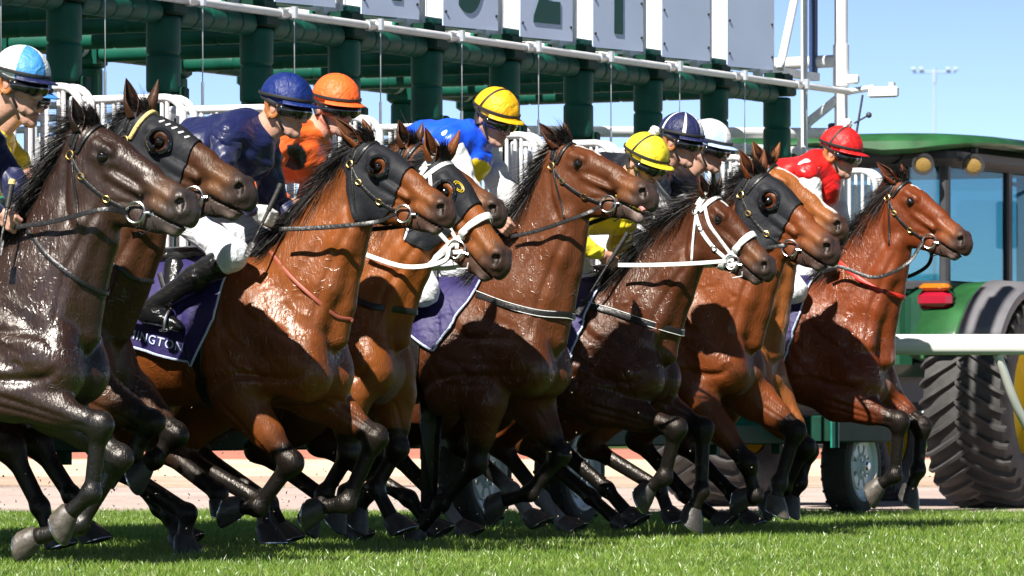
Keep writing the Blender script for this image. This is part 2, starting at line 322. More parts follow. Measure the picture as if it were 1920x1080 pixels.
# ------------------------------------------------------------------ small mesh builder
class MB:
    def __init__(self): self.v = []; self.f = []; self.m = []; self.mi = 0
    def add(self, vs, fs):
        n = len(self.v); self.v += [tuple(map(float, v)) for v in vs]
        for f in fs: self.f.append([i+n for i in f]); self.m.append(self.mi)
    def box(self, c, s, rot=None, bev=0.0):
        hx, hy, hz = s[0]/2, s[1]/2, s[2]/2
        if bev <= 0:
            P = [Vector((x*hx, y*hy, z*hz)) for z in (-1, 1) for x, y in ((-1, -1), (1, -1), (1, 1), (-1, 1))]
            Fs = [(3, 2, 1, 0), (4, 5, 6, 7), (0, 1, 5, 4), (1, 2, 6, 5), (2, 3, 7, 6), (3, 0, 4, 7)]
        else:
            b = min(bev, hx*.9, hy*.9, hz*.9); P = []
            for z, ins in ((-hz, b), (-hz+b, 0), (hz-b, 0), (hz, b)):
                X, Y = hx-ins, hy-ins; c_ = b
                P += [Vector(q) for q in ((-X+c_, -Y, z), (X-c_, -Y, z), (X, -Y+c_, z), (X, Y-c_, z), (X-c_, Y, z), (-X+c_, Y, z), (-X, Y-c_, z), (-X, -Y+c_, z))]
            Fs = [tuple(range(7, -1, -1)), tuple(range(24, 32))]
            for r in range(3):
                for i in range(8): Fs.append((r*8+i, r*8+(i+1) % 8, r*8+8+(i+1) % 8, r*8+8+i))
        mt = rot if rot is not None else Matrix.Identity(3)
        self.add([mt@p+Vector(c) for p in P], Fs)
    def tube(self, pts, r, n=8, cap=True, w=None, t=None, nrm=None, closed=False):
        """round tube (r number or list) or, with w and t, a flat strap whose thin side follows nrm"""
        pts = [Vector(p) for p in pts]; N = len(pts); rings = []
        prev = None
        for i, p in enumerate(pts):
            if closed: T = pts[(i+1) % N]-pts[i-1]
            else: T = pts[min(i+1, N-1)]-pts[max(i-1, 0)]
            if T.length < 1e-9: T = Vector((1, 0, 0))
            T.normalize()
            if nrm is not None: a = Vector(nrm[i])
            else:
                a = prev if prev is not None else (Vector((0, 0, 1)) if abs(T.z) < .9 else Vector((1, 0, 0)))
            a = a-T*a.dot(T)
            if a.length < 1e-6: a = T.orthogonal()
            a.normalize(); b = T.cross(a); prev = a
            rr = r[i] if isinstance(r, (list, tuple, np.ndarray)) else r
            if w is not None:
                ww = w[i] if isinstance(w, (list, tuple)) else w
                rings.append([p+b*x*ww/2+a*y*t/2 for x, y in ((-1, -.6), (-.8, -1), (.8, -1), (1, -.6), (1, .6), (.8, 1), (-.8, 1), (-1, .6))])
            else:
                rings.append([p+(a*math.cos(2*math.pi*j/n)+b*math.sin(2*math.pi*j/n))*rr for j in range(n)])
        if w is not None: n = 8
        vs = [q for g in rings for q in g]; fs = []
        for i in range(N if closed else N-1):
            k = (i+1) % N
            for j in range(n): fs.append((i*n+j, i*n+(j+1) % n, k*n+(j+1) % n, k*n+j))
        if cap and not closed: fs += [tuple(range(n-1, -1, -1)), tuple((N-1)*n+j for j in range(n))]
        self.add(vs, fs)
    def lathe(self, prof, c, ax, n=24, a0=0, a1=2*math.pi, up=None):
        """profile of (radius, height) spun round the axis ax through c"""
        ax = Vector(ax).normalized(); u = (Vector(up) if up is not None else ax.orthogonal()); u = (u-ax*u.dot(ax)).normalized(); v = ax.cross(u)
        full = abs(a1-a0-2*math.pi) < 1e-6; m = n if full else n+1
        vs = [Vector(c)+ax*h+(u*math.cos(a0+(a1-a0)*j/n)+v*math.sin(a0+(a1-a0)*j/n))*r for r, h in prof for j in range(m)]
        fs = []
        for i in range(len(prof)-1):
            for j in range(n): k = (j+1) % m; fs.append((i*m+j, i*m+k, (i+1)*m+k, (i+1)*m+j))
        self.add(vs, fs)
    def prism(self, poly, d, origin, ex, ey):
        """polygon in the plane (ex, ey), extruded d along their cross product, centred"""
        ex, ey = Vector(ex), Vector(ey); ez = ex.cross(ey).normalized(); n = len(poly); o = Vector(origin)
        vs = [o+ex*x+ey*y-ez*d/2 for x, y in poly]+[o+ex*x+ey*y+ez*d/2 for x, y in poly]
        fs = [tuple(range(n-1, -1, -1)), tuple(range(n, 2*n))]+[(i, (i+1) % n, n+(i+1) % n, n+i) for i in range(n)]
        self.add(vs, fs)
    def torus(self, c, ax, Rr, r, n=24, m=8, a0=0, a1=2*math.pi, up=None):
        ax = Vector(ax).normalized(); u = (Vector(up) if up is not None else ax.orthogonal()); u = (u-ax*u.dot(ax)).normalized(); v = ax.cross(u)
        full = abs(a1-a0-2*math.pi) < 1e-6
        pts = [Vector(c)+(u*math.cos(a0+(a1-a0)*j/n)+v*math.sin(a0+(a1-a0)*j/n))*Rr for j in range(n if full else n+1)]
        self.tube(pts, r, m, closed=full)
    def ball(self, c, r, n=14, sc=(1, 1, 1), rot=None):
        vs = []; fs = []; m = n//2+1; mt = rot if rot is not None else Matrix.Identity(3)
        for i in range(m+1):
            for j in range(n):
                th = math.pi*i/m; ph = 2*math.pi*j/n
                vs.append(Vector(c)+mt@Vector((r*sc[0]*math.sin(th)*math.cos(ph), r*sc[1]*math.sin(th)*math.sin(ph), r*sc[2]*math.cos(th))))
        for i in range(m):
            for j in range(n): fs.append((i*n+j, (i+1)*n+j, (i+1)*n+(j+1) % n, i*n+(j+1) % n))
        self.add(vs, fs)
    def build(self, name, mt, parent=None, smooth=True, auto=True):
        o = mesh_np(name, self.v, None, mt, parent, smooth, faces=self.f)
        if any(self.m): o.data.polygons.foreach_set('material_index', self.m)
        if smooth and auto: o.data.set_sharp_from_angle(angle=R(38))
        return o
def rotm(x=0, y=0, z=0): return Euler((x, y, z)).to_matrix()
def spline(P, n):
    """Catmull-Rom through P, n samples"""
    P = np.asarray(P, float); m = len(P)
    if m < 3: return np.array([P[0]+(P[-1]-P[0])*t for t in np.linspace(0, 1, n)])
    Q = np.vstack([2*P[0]-P[1], P, 2*P[-1]-P[-2]]); out = []
    for t in np.linspace(0, m-1-1e-9, n):
        i = int(t); f = t-i; a, b, c, d = Q[i:i+4]
        out.append(.5*((2*b)+(-a+c)*f+(2*a-5*b+4*c-d)*f*f+(-a+3*b-3*c+d)*f**3))
    return np.array(out)

# ------------------------------------------------------------------ setting: turf, dirt track, far rail
def ground_mat(name, c1, c2, scale, rough=.95, bump=.4, stretch=(1, 1, 1)):
    m = bpy.data.materials.new(name); m.use_nodes = True; t = m.node_tree; N = t.nodes; L = t.links; b = N['Principled BSDF']
    b.inputs['Roughness'].default_value = rough; b.inputs['Specular IOR Level'].default_value = .2
    tc_ = N.new('ShaderNodeTexCoord'); mp_ = N.new('ShaderNodeMapping'); mp_.inputs['Scale'].default_value = stretch; L.new(tc_.outputs['Object'], mp_.inputs[0])
    n = N.new('ShaderNodeTexNoise'); n.inputs['Scale'].default_value = scale; n.inputs['Detail'].default_value = 8; n.inputs['Roughness'].default_value = .65
    L.new(mp_.outputs[0], n.inputs['Vector'])
    r = N.new('ShaderNodeValToRGB'); r.color_ramp.elements[0].position = .32; r.color_ramp.elements[1].position = .68
    r.color_ramp.elements[0].color = (*c1, 1); r.color_ramp.elements[1].color = (*c2, 1); L.new(n.outputs[0], r.inputs[0]); L.new(r.outputs[0], b.inputs['Base Color'])
    n2 = N.new('ShaderNodeTexNoise'); n2.inputs['Scale'].default_value = scale*9; n2.inputs['Detail'].default_value = 5; L.new(mp_.outputs[0], n2.inputs['Vector'])
    bp = N.new('ShaderNodeBump'); bp.inputs['Strength'].default_value = bump; bp.inputs['Distance'].default_value = .04; L.new(n2.outputs[0], bp.inputs['Height']); L.new(bp.outputs[0], b.inputs['Normal'])
    return m
def sheet(name, x0, x1, y0, y1, z, m, wav=0, n=2, ny=2):
    V = []; rg = np.random.default_rng(5)
    for j in range(ny):
        for i in range(n):
            V.append((x0+(x1-x0)*i/(n-1), y0+(y1-y0)*j/(ny-1)+(wav*math.sin(i*1.7)*.6+wav*rg.normal()*.4 if wav and j == 0 else 0), z+(rg.normal()*.02 if ny > 3 and 0 < j < ny-1 else 0)))
    Fs = [(j*n+i, j*n+i+1, (j+1)*n+i+1, (j+1)*n+i) for j in range(ny-1) for i in range(n-1)]
    o = mesh_np(name, V, Fs, m); o['kind'] = 'structure'; return o
M['turf'] = ground_mat('turf_soil', (.020, .045, .008), (.045, .10, .012), 3)
M['dirt'] = ground_mat('brown_track_dirt', (.40, .31, .275), (.58, .47, .42), 1.6, stretch=(1, .3, 1))
M['sand'] = ground_mat('pale_track_sand', (.60, .46, .31), (.84, .70, .51), 1.1, stretch=(1, .2, 1))
M['clay'] = ground_mat('red_clay', (.45, .15, .10), (.58, .24, .17), 1.0, stretch=(1, .3, 1))
sheet('ground', -3000, 3000, -60, 4000, 0, M['turf'])
sheet('dirt_track', -120, 120, 37.6, 52, .004, M['dirt'], .12, 600)
sheet('sand_track', -200, 200, 51.5, 86, .008, M['sand'], .5, 300)
M['peach'] = ground_mat('damp_sand_edge', (.46, .30, .22), (.66, .46, .36), 1.4, stretch=(1, .3, 1))
sheet('track_edge', -150, 150, 52.0, 60.5, .012, M['peach'], .3, 400)
sheet('clay_strip', -300, 300, 85, 112, .012, M['clay'], .6, 300)

# turf blades: nobody could count them
def grass():
    rg = np.random.default_rng(3); P = []
    for (y0, y1, w0, w1, dens) in ((19.5, 26, -4.2, 4.2, 2600), (26, 31, -4.8, 4.8, 2200), (31, 37.7, -5.8, 5.8, 1500)):
        n = int((y1-y0)*(w1-w0)*dens); P.append(np.stack([rg.uniform(w0, w1, n), rg.uniform(y0, y1, n)], 1))
    P = np.vstack(P); n = len(P)
    cl = np.sin(P[:, 0]*3.1+np.sin(P[:, 1]*1.9)*2)*.5+np.sin(P[:, 0]*9.7+P[:, 1]*5.3)*.3+np.sin(P[:, 1]*7.1-P[:, 0]*2.3)*.2
    h = (.036+.012*cl+rg.normal(size=n)*.009).clip(.015, .075); w = rg.uniform(.0012, .0026, n)
    a = rg.uniform(0, 6.28, n); ln = rg.uniform(.05, .75, n)*h; ld = rg.uniform(0, 6.28, n)
    dx, dy = np.cos(a)*w, np.sin(a)*w; lx, ly = np.cos(ld)*ln, np.sin(ld)*ln
    z0 = np.zeros(n)
    def pt(sx, t, ww): return np.stack([P[:, 0]+sx*dx*ww+lx*t*t, P[:, 1]+sx*dy*ww+ly*t*t, z0+h*t*(1-.12*t)], 1)
    V = np.stack([pt(-1, 0, 1), pt(1, 0, 1), pt(1, .55, .85), pt(-1, .55, .85), pt(1, 1, .12), pt(-1, 1, .12)], 1).reshape(-1, 3)
    b = np.arange(n)[:, None]*6
    Fq = np.concatenate([b+np.array([[0, 1, 2, 3]]), b+np.array([[3, 2, 4, 5]])])
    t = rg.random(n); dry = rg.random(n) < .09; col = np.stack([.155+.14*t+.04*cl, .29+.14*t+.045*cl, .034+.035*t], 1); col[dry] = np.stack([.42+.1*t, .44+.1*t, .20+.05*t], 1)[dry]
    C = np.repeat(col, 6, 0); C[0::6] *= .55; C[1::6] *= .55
    m = bpy.data.materials.new('grass_blades'); m.use_nodes = True; nt_ = m.node_tree; N = nt_.nodes; L = nt_.links; N.remove(N['Principled BSDF'])
    at = N.new('ShaderNodeAttribute'); at.attribute_name = 'Col'; d = N.new('ShaderNodeBsdfDiffuse'); tr = N.new('ShaderNodeBsdfTranslucent'); gl = N.new('ShaderNodeBsdfGlossy'); gl.inputs['Roughness'].default_value = .35; gl.inputs['Color'].default_value = (.7, .75, .7, 1)
    mx = N.new('ShaderNodeMixShader'); mx.inputs[0].default_value = .42; mx2 = N.new('ShaderNodeMixShader'); mx2.inputs[0].default_value = .07
    L.new(at.outputs[0], d.inputs[0]); L.new(at.outputs[0], tr.inputs[0]); L.new(d.outputs[0], mx.inputs[1]); L.new(tr.outputs[0], mx.inputs[2]); L.new(mx.outputs[0], mx2.inputs[1]); L.new(gl.outputs[0], mx2.inputs[2]); L.new(mx2.outputs[0], N['Material Output'].inputs[0])
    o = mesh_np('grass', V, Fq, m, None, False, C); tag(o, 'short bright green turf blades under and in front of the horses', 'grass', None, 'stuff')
grass()
# clods and turf crumbs kicked up by the hooves
def clods():
    rg = np.random.default_rng(11); V = []; Fs = []
    for i in range(1500):
        s = rg.uniform(-3.5, 6); u = rg.uniform(-1.2, 2.4); z = abs(rg.normal())*.32+.02; r = rg.uniform(.0012, .0042) if rg.random() < .985 else rg.uniform(.006, .011)
        p = np.array(gate_world(u, s, z)); q = p+rg.normal(size=(4, 3))*r*1.1; n0 = len(V); V += list(q); Fs += [(n0, n0+1, n0+2), (n0, n0+2, n0+3), (n0, n0+3, n0+1), (n0+1, n0+3, n0+2)]
    m = mat('turf_crumbs', (.30, .25, .17), .9); o = mesh_np('turf_crumbs', V, Fs, m, None, False); tag(o, 'tiny crumbs of turf and sand thrown up around the hooves', 'turf crumbs', None, 'stuff')
clods()

# ------------------------------------------------------------------ starting gate (one thing, many parts)
GATE = empty('starting_gate', tuple(ORIG), GROT)
tag(GATE, 'long white and green starting gate on wheels with padded posts and number boards', 'starting gate')
S0, S1 = -4, 9
def g(name, mb, m, parent=GATE, auto=True): return mb.build(name, M[m] if isinstance(m, str) else m, parent, auto=auto)
def padded(mb, a, b, r, seg, n=14, gap=.010, sq=1.0):
    """padded tube in segments with grooves between"""
    a, b = Vector(a), Vector(b); L = (b-a).length; k = max(1, round(L/seg)); d = (b-a)/k
    ref = Vector((0, 0, 1)) if abs(d.normalized().z) < .9 else Vector((1, 0, 0)); u = (ref-d.normalized()*ref.dot(d.normalized())).normalized(); v = d.normalized().cross(u)
    pts, rr = [], []
    for i in range(k):
        p0, p1 = a+d*i, a+d*(i+1); e = d.normalized()
        for q_, r_ in ((p0+e*.002, .90), (p0+e*gap, .985), (p0+e*gap*2.2, 1), (p1-e*gap*2.2, 1), (p1-e*gap, .985), (p1-e*.002, .90)): pts.append(q_); rr.append(r_*r)
    n0 = len(mb.v); m = n; vs = []
    for p, r_ in zip(pts, rr):
        for j in range(m):
            t = 2*math.pi*j/m; c_, s_ = math.cos(t), math.sin(t); e = .82
            vs.append(p+u*(abs(c_)**e*np.sign(c_))*r_*sq+v*(abs(s_)**e*np.sign(s_))*r_ if sq != 1.0 else p+u*c_*r_+v*s_*r_)
    fs = [(i*m+j, i*m+(j+1) % m, (i+1)*m+(j+1) % m, (i+1)*m+j) for i in range(len(pts)-1) for j in range(m)]+[tuple(range(m-1, -1, -1)), tuple((len(pts)-1)*m+j for j in range(m))]
    mb.add(vs, fs)
ZR, UB, ZB = 2.70, -2.1, 2.70
for s in range(S0, S1+1):
    mb = MB(); padded(mb, (0, s, 2.24), (0, s, 2.62), .083, .20, 16, .010, .999); g('padded_post', mb, 'padgreen')
    mb = MB(); mb.box((.0, s, 2.665), (.20, .17, .075), bev=.01); mb.box((.07, s, 2.72), (.02, .13, .08)); mb.box((.0, s-.06, 2.735), (.12, .012, .07)); mb.box((.0, s+.06, 2.735), (.12, .012, .07)); g('bracket', mb, 'darkgreen')
    mb = MB(); mb.box((.0, s, 1.32), (.055, .055, 1.84)); mb.box((.06, s+.05, 2.22), (.09, .07, .10), bev=.01); mb.tube([(.0, s, 2.2), (.0, s, 2.26)], .06, 12); g('lower_post', mb, 'darkgreen')
    mb = MB(); padded(mb, (UB, s, 2.24), (UB, s, 2.58), .075, .34, 16, .008, .999); g('rear_post', mb, 'padgreen')
    mb = MB(); mb.box((UB, s, 2.66), (.17, .17, .16), bev=.02); g('rear_joint', mb, 'padgreen')
    mb = MB(); mb.tube([(UB, s, .45), (UB, s, 2.25)], .03, 8); g('rear_leg', mb, 'darkgreen')
    mb = MB(); mb.tube([(UB+.1, s+.085, 2.74), (UB+.1, s+.085, 3.0)], .028, 10); mb.tube([(UB, s+.10, 2.70), (UB, s+.15, 2.70)], .066, 14); mb.tube([(UB, s-.15, 2.70), (UB, s-.10, 2.70)], .066, 14); g('rear_collar', mb, 'gatewhite')
    mb = MB(); padded(mb, (-.10, s-.03, 2.67), (UB+.1, s-.03, 2.66), .052, .30); g('side_tube', mb, 'padgreen')
    if s < S1:
        mb = MB(); padded(mb, (.0, s+.10, 2.64), (0, s+.90, 2.64), .062, .17); g('header_tube', mb, 'padgreen')
        mb = MB(); padded(mb, (UB, s+.15, 2.70), (UB, s+.85, 2.70), .070, .35); g('rear_header', mb, 'padgreen')
    # release cable
    mb = MB(); mb.tube([(.13, s+.17, 2.70), (.13, s+.17, 2.05)], .0035, 6); mb.tube([(.13, s+.17, 2.30), (.13, s+.17, 2.05)], .008, 8); mb.tube([(.13, s+.17, 2.68), (.13, s+.17, 2.74)], .02, 8); g('release_cable', mb, 'galv')
    # side partition with its padding
    mb = MB(); mb.box((-1.05, s, 1.12), (2.0, .07, 1.18), bev=.025)
    for k in range(3): mb.box((-.45-.6*k, s-.04, 1.12), (.012, .012, 1.15))
    g('side_partition', mb, 'panelgreen')
    mb = MB(); mb.box((-1.05, s, .50), (2.1, .05, .06)); g('partition_sill', mb, 'darkgreen')
    # latch on the partition
    for lx, lz, lw, lh, sw, sh_ in ((-.20, 1.47, .10, .17, .034, .11), (-.06, 1.44, .13, .10, .10, .07)):
        mb = MB(); mb.box((lx, s-.055, lz), (lw, .02, lh), bev=.006); l_ = g('latch', mb, 'gatewhite')
        mb = MB(); mb.box((lx, s-.067, lz), (sw, .010, sh_)); g('latch_slot', mb, 'rubber', l_)
    # open front doors: white tube frames with bars
    for dy in (-.055, .055):
        mb = MB(); x0, x1, z0, z1, rr = .07, .68, .95, 2.15, .10; y = s+dy
        pts = [(x0, y, z0), (x0, y, z1)]+[(x1-rr+rr*math.sin(a), y+.0, z1-rr+rr*math.cos(a)) for a in np.linspace(0, math.pi/2, 7)]+[(x1, y, z0)]
        mb.tube(pts[:2], .017, 10); mb.tube(pts[1:], .019, 10)
        for k in range(6): xx = x0+(x1-x0)*(k+1)/7; mb.tube([(xx, y, z0), (xx, y, z1-.01)], .0105, 8)
        mb.tube([(x0, y, z0), (x1, y, z0)], .017, 8); mb.tube([(x0, y, 1.35), (x1, y, 1.35)], .012, 8)
        g('front_door', mb, 'gatewhite')
# long pipes
mb = MB(); mb.tube([(.105, S0-.3, ZR), (.105, S1+.95, ZR)], .021, 12); g('front_pipe', mb, 'gatewhite')
for s in range(S0, S1+1):
    mb = MB(); mb.tube([(.105, s+.04, ZR), (.105, s+.10, ZR)], .030, 12); mb.tube([(.105, s+.15, ZR), (.105, s+.19, ZR)], .027, 12); mb.box((.06, s+.07, ZR), (.09, .03, .05)); g('pipe_clamp', mb, 'galv')
for u_ in (.0, UB):
    mb = MB(); mb.box((u_, (S0+S1)/2+.7, .52), (.10, S1-S0+1.6, .12), bev=.01); g('chassis_beam', mb, 'darkgreen')
# truss, number boards above the pipe
nums = {8: None, 7: None}; 
for s in range(S0, 7): nums[s] = str(7-s)
UT = -.10; TL = math.tan(R(11))
def lean(mb):   # boards turned a little on their uprights
    mb.v = [(x-.07+(y-s-.2)*TL, y, z) for x, y, z in mb.v]; return mb
for s in range(S0, S1+1):
    mb = MB(); mb.box((UT, s-.07, 3.6), (.05, .04, 1.72)); g('truss_upright', mb, 'gatewhite')
    if s < S1+1:
        mb = MB(); mb.box((UT+.01, s+.125, 3.6), (.03, .025, 1.72)); g('truss_upright', mb, 'gatewhite')
        for (ya, za, yb, zb) in ((.07, 2.80, .24, 3.5), (.24, 3.5, .07, 4.4)): 
            mb = MB(); mb.tube([(UT-.02, s+ya-.12, za), (UT-.02, s+yb-.12, zb)], .016, 8); g('truss_brace', mb, 'gatewhite')
    if s < S1:
        mb = MB(); mb.box((-.16, s+.45, 2.80), (.22, .62, .035), bev=.008); mb.box((-.27, s+.45, 2.77), (.02, .62, .06)); g('roller_cover', mb, 'panelgreen')
        mb = MB(); mb.box((.07, s+.45, 3.235), (.006, .50, .93)); lean(mb); bo = g('number_board', mb, M['board'] if 'board' in M else 'gatewhite')
        mb = MB()
        for yy in (.22, .68):
            for zz in (2.85, 3.05, 3.25, 3.45): mb.tube([(.072, s+yy, zz), (.079, s+yy, zz)], .008, 8)
        lean(mb); g('bolts', mb, 'rubber', bo)
        if nums.get(s):
            cu = bpy.data.curves.new('n', 'FONT'); cu.body = nums[s]; cu.size = .82; cu.align_x = 'CENTER'; cu.extrude = .002; cu.offset = .026
            t = bpy.data.objects.new('tmp', cu); COL.objects.link(t); tm = bpy.data.meshes.new_from_object(t.evaluated_get(bpy.context.evaluated_depsgraph_get())); bpy.data.objects.remove(t)
            for v in tm.vertices: x, y, z = v.co; v.co = (.0055+z+(.25+x*.62)*TL, s+.45+x*.62, 2.885+y)
            tm.materials.append(M['digit']); no = bpy.data.objects.new('number', tm); COL.objects.link(no); no.parent = bo
for z_ in (2.80, 4.42):
    mb = MB(); mb.box((UT-.02, (S0+S1)/2+.3, z_), (.05, S1-S0+1.3, .05)); g('truss_chord', mb, 'gatewhite')
mb = MB(); mb.box((-1.6, (S0+S1)/2+.3, 2.98), (.05, S1-S0+1.3, .05)); g('rear_chord', mb, 'gatewhite')
for s in range(S0, S1+1):
    mb = MB(); mb.box((-.82, s+.30, 3.10), (1.35, .012, .54)); g('truss_plate', mb, 'gatewhite')
for s in range(S0, S1):   # top rail and bars of each stall side
    mb = MB(); mb.tube([(-1.9, s, 2.13), (.07, s, 2.13)], .018, 8)
    for k in range(14): mb.tube([(-1.85+.14*k, s, 1.70), (-1.85+.14*k, s, 2.12)], .010, 6)
    g('stall_side_rail', mb, 'gatewhite')
# end frame at the far end
e = S1+.95
mb = MB(); mb.tube([(.05, e, .5), (.05, e, 4.6)], .043, 14); mb.tube([(.05, e, 2.74), (.05, e, 3.0)], .052, 14); g('end_column', mb, 'gatewhite')
mb = MB(); mb.box((-.12, e-.05, 3.7), (.04, .05, 1.8)); g('end_strip', mb, 'navy_strip' if 'navy_strip' in M else 'plastic')
mb = MB(); mb.tube([(-.02, e-.45, 2.0), (-.02, e-.45, 4.6)], .022, 10); mb.tube([(-.02, e-.48, 3.35), (-.02, e-.48, 3.6)], .035, 10); g('conduit', mb, 'gatewhite')
for a_, b_, r_ in (((.0, e-.9, 2.8), (.0, e-.05, 4.4), .026), ((.05, e, 2.9), (-.55, e-.1, 2.88), .04), ((UB, e-4.2, 2.32), (-.05, e, 2.44), .034), ((-.4, S1+.2, 2.32), (.05, e, 2.30), .035), ((-.35, S1+.8, 1.75), (-.12, S1+.8, 2.5), .03), ((-.12, S1+.8, 2.5), (.03, e, 2.66), .03), ((-.35, S1+.8, 1.7), (-.2, S1+.8, 2.0), .035)):
    mb = MB(); mb.tube([a_, b_], r_, 10); g('end_brace', mb, 'gatewhite')
mb = MB(); mb.box((.02, e+.05, 2.28), (.12, .12, .45), bev=.01); g('control_box', mb, 'plastic')
mb = MB(); mb.tube([(.1, e-.02, ZR), (.22, e+.12, 2.73)], .02, 8); mb.box((.30, e+.10, 2.70), (.20, .05, .07), bev=.01); mb.box((.12, e, 2.78), (.10, .05, .06), bev=.01); mb.box((.36, e+.10, 2.745), (.03, .04, .03)); g('sensor_arm', mb, 'gatewhite')
mb = MB(); mb.tube([(.14, e, 2.35), (.19, e+.02, 2.68)], .008, 6); mb.ball((.24, e, 2.55), .02, 10); mb.tube([(.14, e, 2.5), (.24, e, 2.55)], .006, 6); g('antenna', mb, 'plastic')
mb = MB(); mb.box((.12, S1+.62, .555), (.42, 1.05, .17), bev=.012); g('battery_box', mb, 'darkgreen')
mb = MB()
for yy in (S1+.08, S1+.16): mb.box((.34, yy, .56), (.02, .02, .24))
g('box_hinge', mb, 'panelgreen')
# tail fittings hanging under the partitions
for s in range(S0, S1):
    mb = MB(); mb.tube([(-.1, s+.30, .46), (-.1, s+.30, 1.0)], .012, 6); mb.tube([(-.1, s+.42, .46), (-.1, s+.42, 1.0)], .012, 6); g('step_rail', mb, 'panelgreen')
def wheel(c, parent):
    cx, cy, cz = c; w = empty('wheel', c, 0, parent)
    mb = MB(); mb.lathe([(.215, -.085), (.235, -.10), (.285, -.095), (.308, -.075), (.318, -.03), (.314, 0), (.318, .03), (.308, .075), (.285, .092), (.245, .092), (.222, .085)], (0, 0, 0), (1, 0, 0), 48)
    for k in range(48):
        a = 2*math.pi*k/48; mb.box((.05*(1 if k % 2 else -1), math.cos(a)*.318, math.sin(a)*.318), (.07, .018, .006), rotm(a-math.pi/2, 0, 0))
    mb.build('tyre', M['tyre'], w)
    mb = MB(); mb.lathe([(.226, .088), (.220, .096), (.208, .088), (.200, .065), (.160, .055), (.14, .055)], (0, 0, 0), (1, 0, 0), 48); mb.lathe([(.19, -.08), (.19, .03)], (0, 0, 0), (1, 0, 0), 32)
    mb.lathe([(.088, .065), (.070, .085), (.058, .082), (.048, .08), (.046, .105), (.03, .11), (.0005, .11)], (0, 0, 0), (1, 0, 0), 24)
    for k in range(8):
        a = 2*math.pi*k/8
        pl = [(-.022, .078), (.022, .078), (.040, .150), (-.040, .150)]
        mb.prism(pl, .012, (.062, 0, 0), (0, math.cos(a+math.pi/2), math.sin(a+math.pi/2)), (0, math.cos(a), math.sin(a)))
    mb.lathe([(.15, .068), (.142, .068), (.142, .056), (.158, .056), (.20, .068)], (0, 0, 0), (1, 0, 0), 40)
    mb.build('rim', M['wheelwhite'], w)
    mb = MB()
    mb.lathe([(.030, .108), (.024, .122), (.0005, .124)], (0, 0, 0), (1, 0, 0), 16)
    for k in range(5): a = 2*math.pi*k/5; mb.tube([(.075, math.cos(a)*.062, math.sin(a)*.062), (.098, math.cos(a)*.062, math.sin(a)*.062)], .008, 6)
    mb.build('hub_cap', M['steel'], w)
for s_, u_ in ((S1+.95, .12), (4.72, -.05), (5.75, .06), (-2.8, -.05)):
    wheel((u_, s_, .318), GATE)

# ------------------------------------------------------------------ tractor
TR = empty('tractor', (2.38, 40.1, 0), GROT)
tag(TR, 'green tractor with a glass cab and huge lugged tyres hitched beyond the gate', 'tractor')
# local: x = its right-hand side, y = its way forward (along the gate line)
def tr(name, mb, m, parent=TR, auto=True): return mb.build(name, M[m], parent, auto=auto)
mb = MB(); mb.box((-.1, .55, .95), (.62, 2.6, .55), bev=.06); mb.box((-.1, -.35, .85), (.5, .5, .5), bev=.05); tr('transmission', mb, 'plastic')
mb = MB(); mb.box((-.1, 2.6, 1.25), (.72, 1.7, .62), bev=.12); tr('bonnet', mb, 'tractor')
mb = MB(); mb.tube([(-.28, -.62, .45), (-.28, -.1, .6)], .03, 8); mb.tube([(.10, -.62, .45), (.10, -.1, .6)], .03, 8); mb.box((-.09, -.55, .50), (.34, .16, .16), bev=.02); tr('hitch', mb, 'plastic')
def big_wheel(x, y, r, w, sgn):
    e = empty('rear_wheel' if r > .6 else 'front_wheel', (x, y, r), 0, TR)
    mb = MB(); hw = w/2
    mb.lathe([(r*.50, -hw*.75), (r*.62, -hw*.98), (r*.80, -hw), (r*.91, -hw*.92), (r*.955, -hw*.5), (r*.962, 0), (r*.955, hw*.5), (r*.91, hw*.92), (r*.80, hw), (r*.62, hw*.98), (r*.50, hw*.75)], (0, 0, 0), (1, 0, 0), 72)
    n = 34
    for sd in (-1, 1):
        for k in range(n):
            a0 = 2*math.pi*(k+(.5 if sd > 0 else 0))/n
            pts, wd, hh = [], [], []; m = 9
            ring = []
            for i in range(m):
                t = i/(m-1); xx = sd*(-.05*w+t*(hw*1.02+.05*w)); a = a0-(.30*t**.85)
                rr = r*(1.0 if t < .8 else 1.0-.075*((t-.8)/.2)**1.5); base = r*(.95 if t < .7 else .95-.10*((t-.7)/.3))
                thk = .022*r/.75*(1-.25*t)
                for rad, tt in ((base-.01, 1.25), (rr, .72)):
                    for s2 in (-1, 1):
                        aa = a+s2*thk*tt/r; ring.append(Vector((xx, math.sin(aa)*rad, math.cos(aa)*rad)))
            fs = []
            for i in range(m-1):
                b = i*4; c = b+4
                for p_, q_ in ((0, 1), (1, 3), (3, 2), (2, 0)): fs.append((b+p_, b+q_, c+q_, c+p_))
            fs += [(0, 2, 3, 1), ((m-1)*4, (m-1)*4+1, (m-1)*4+3, (m-1)*4+2)]
            mb.add(ring, fs)
    mb.build('tyre', M['tyre_big'], e)
    mb = MB(); mb.lathe([(r*.52, hw*.72*sgn), (r*.50, hw*.6*sgn), (r*.44, hw*.3*sgn), (r*.15, hw*.28*sgn), (.0005, hw*.3*sgn)], (0, 0, 0), (1, 0, 0), 40); mb.lathe([(r*.5, -hw*.7), (r*.5, hw*.7)], (0, 0, 0), (1, 0, 0), 40); mb.build('rim', M['yellowpaint'], e)
big_wheel(1.05, 0, .74, .60, 1); big_wheel(-.98, 0, .74, .60, -1)
big_wheel(.75, 2.9, .52, .38, 1); big_wheel(-.95, 2.9, .52, .38, -1)
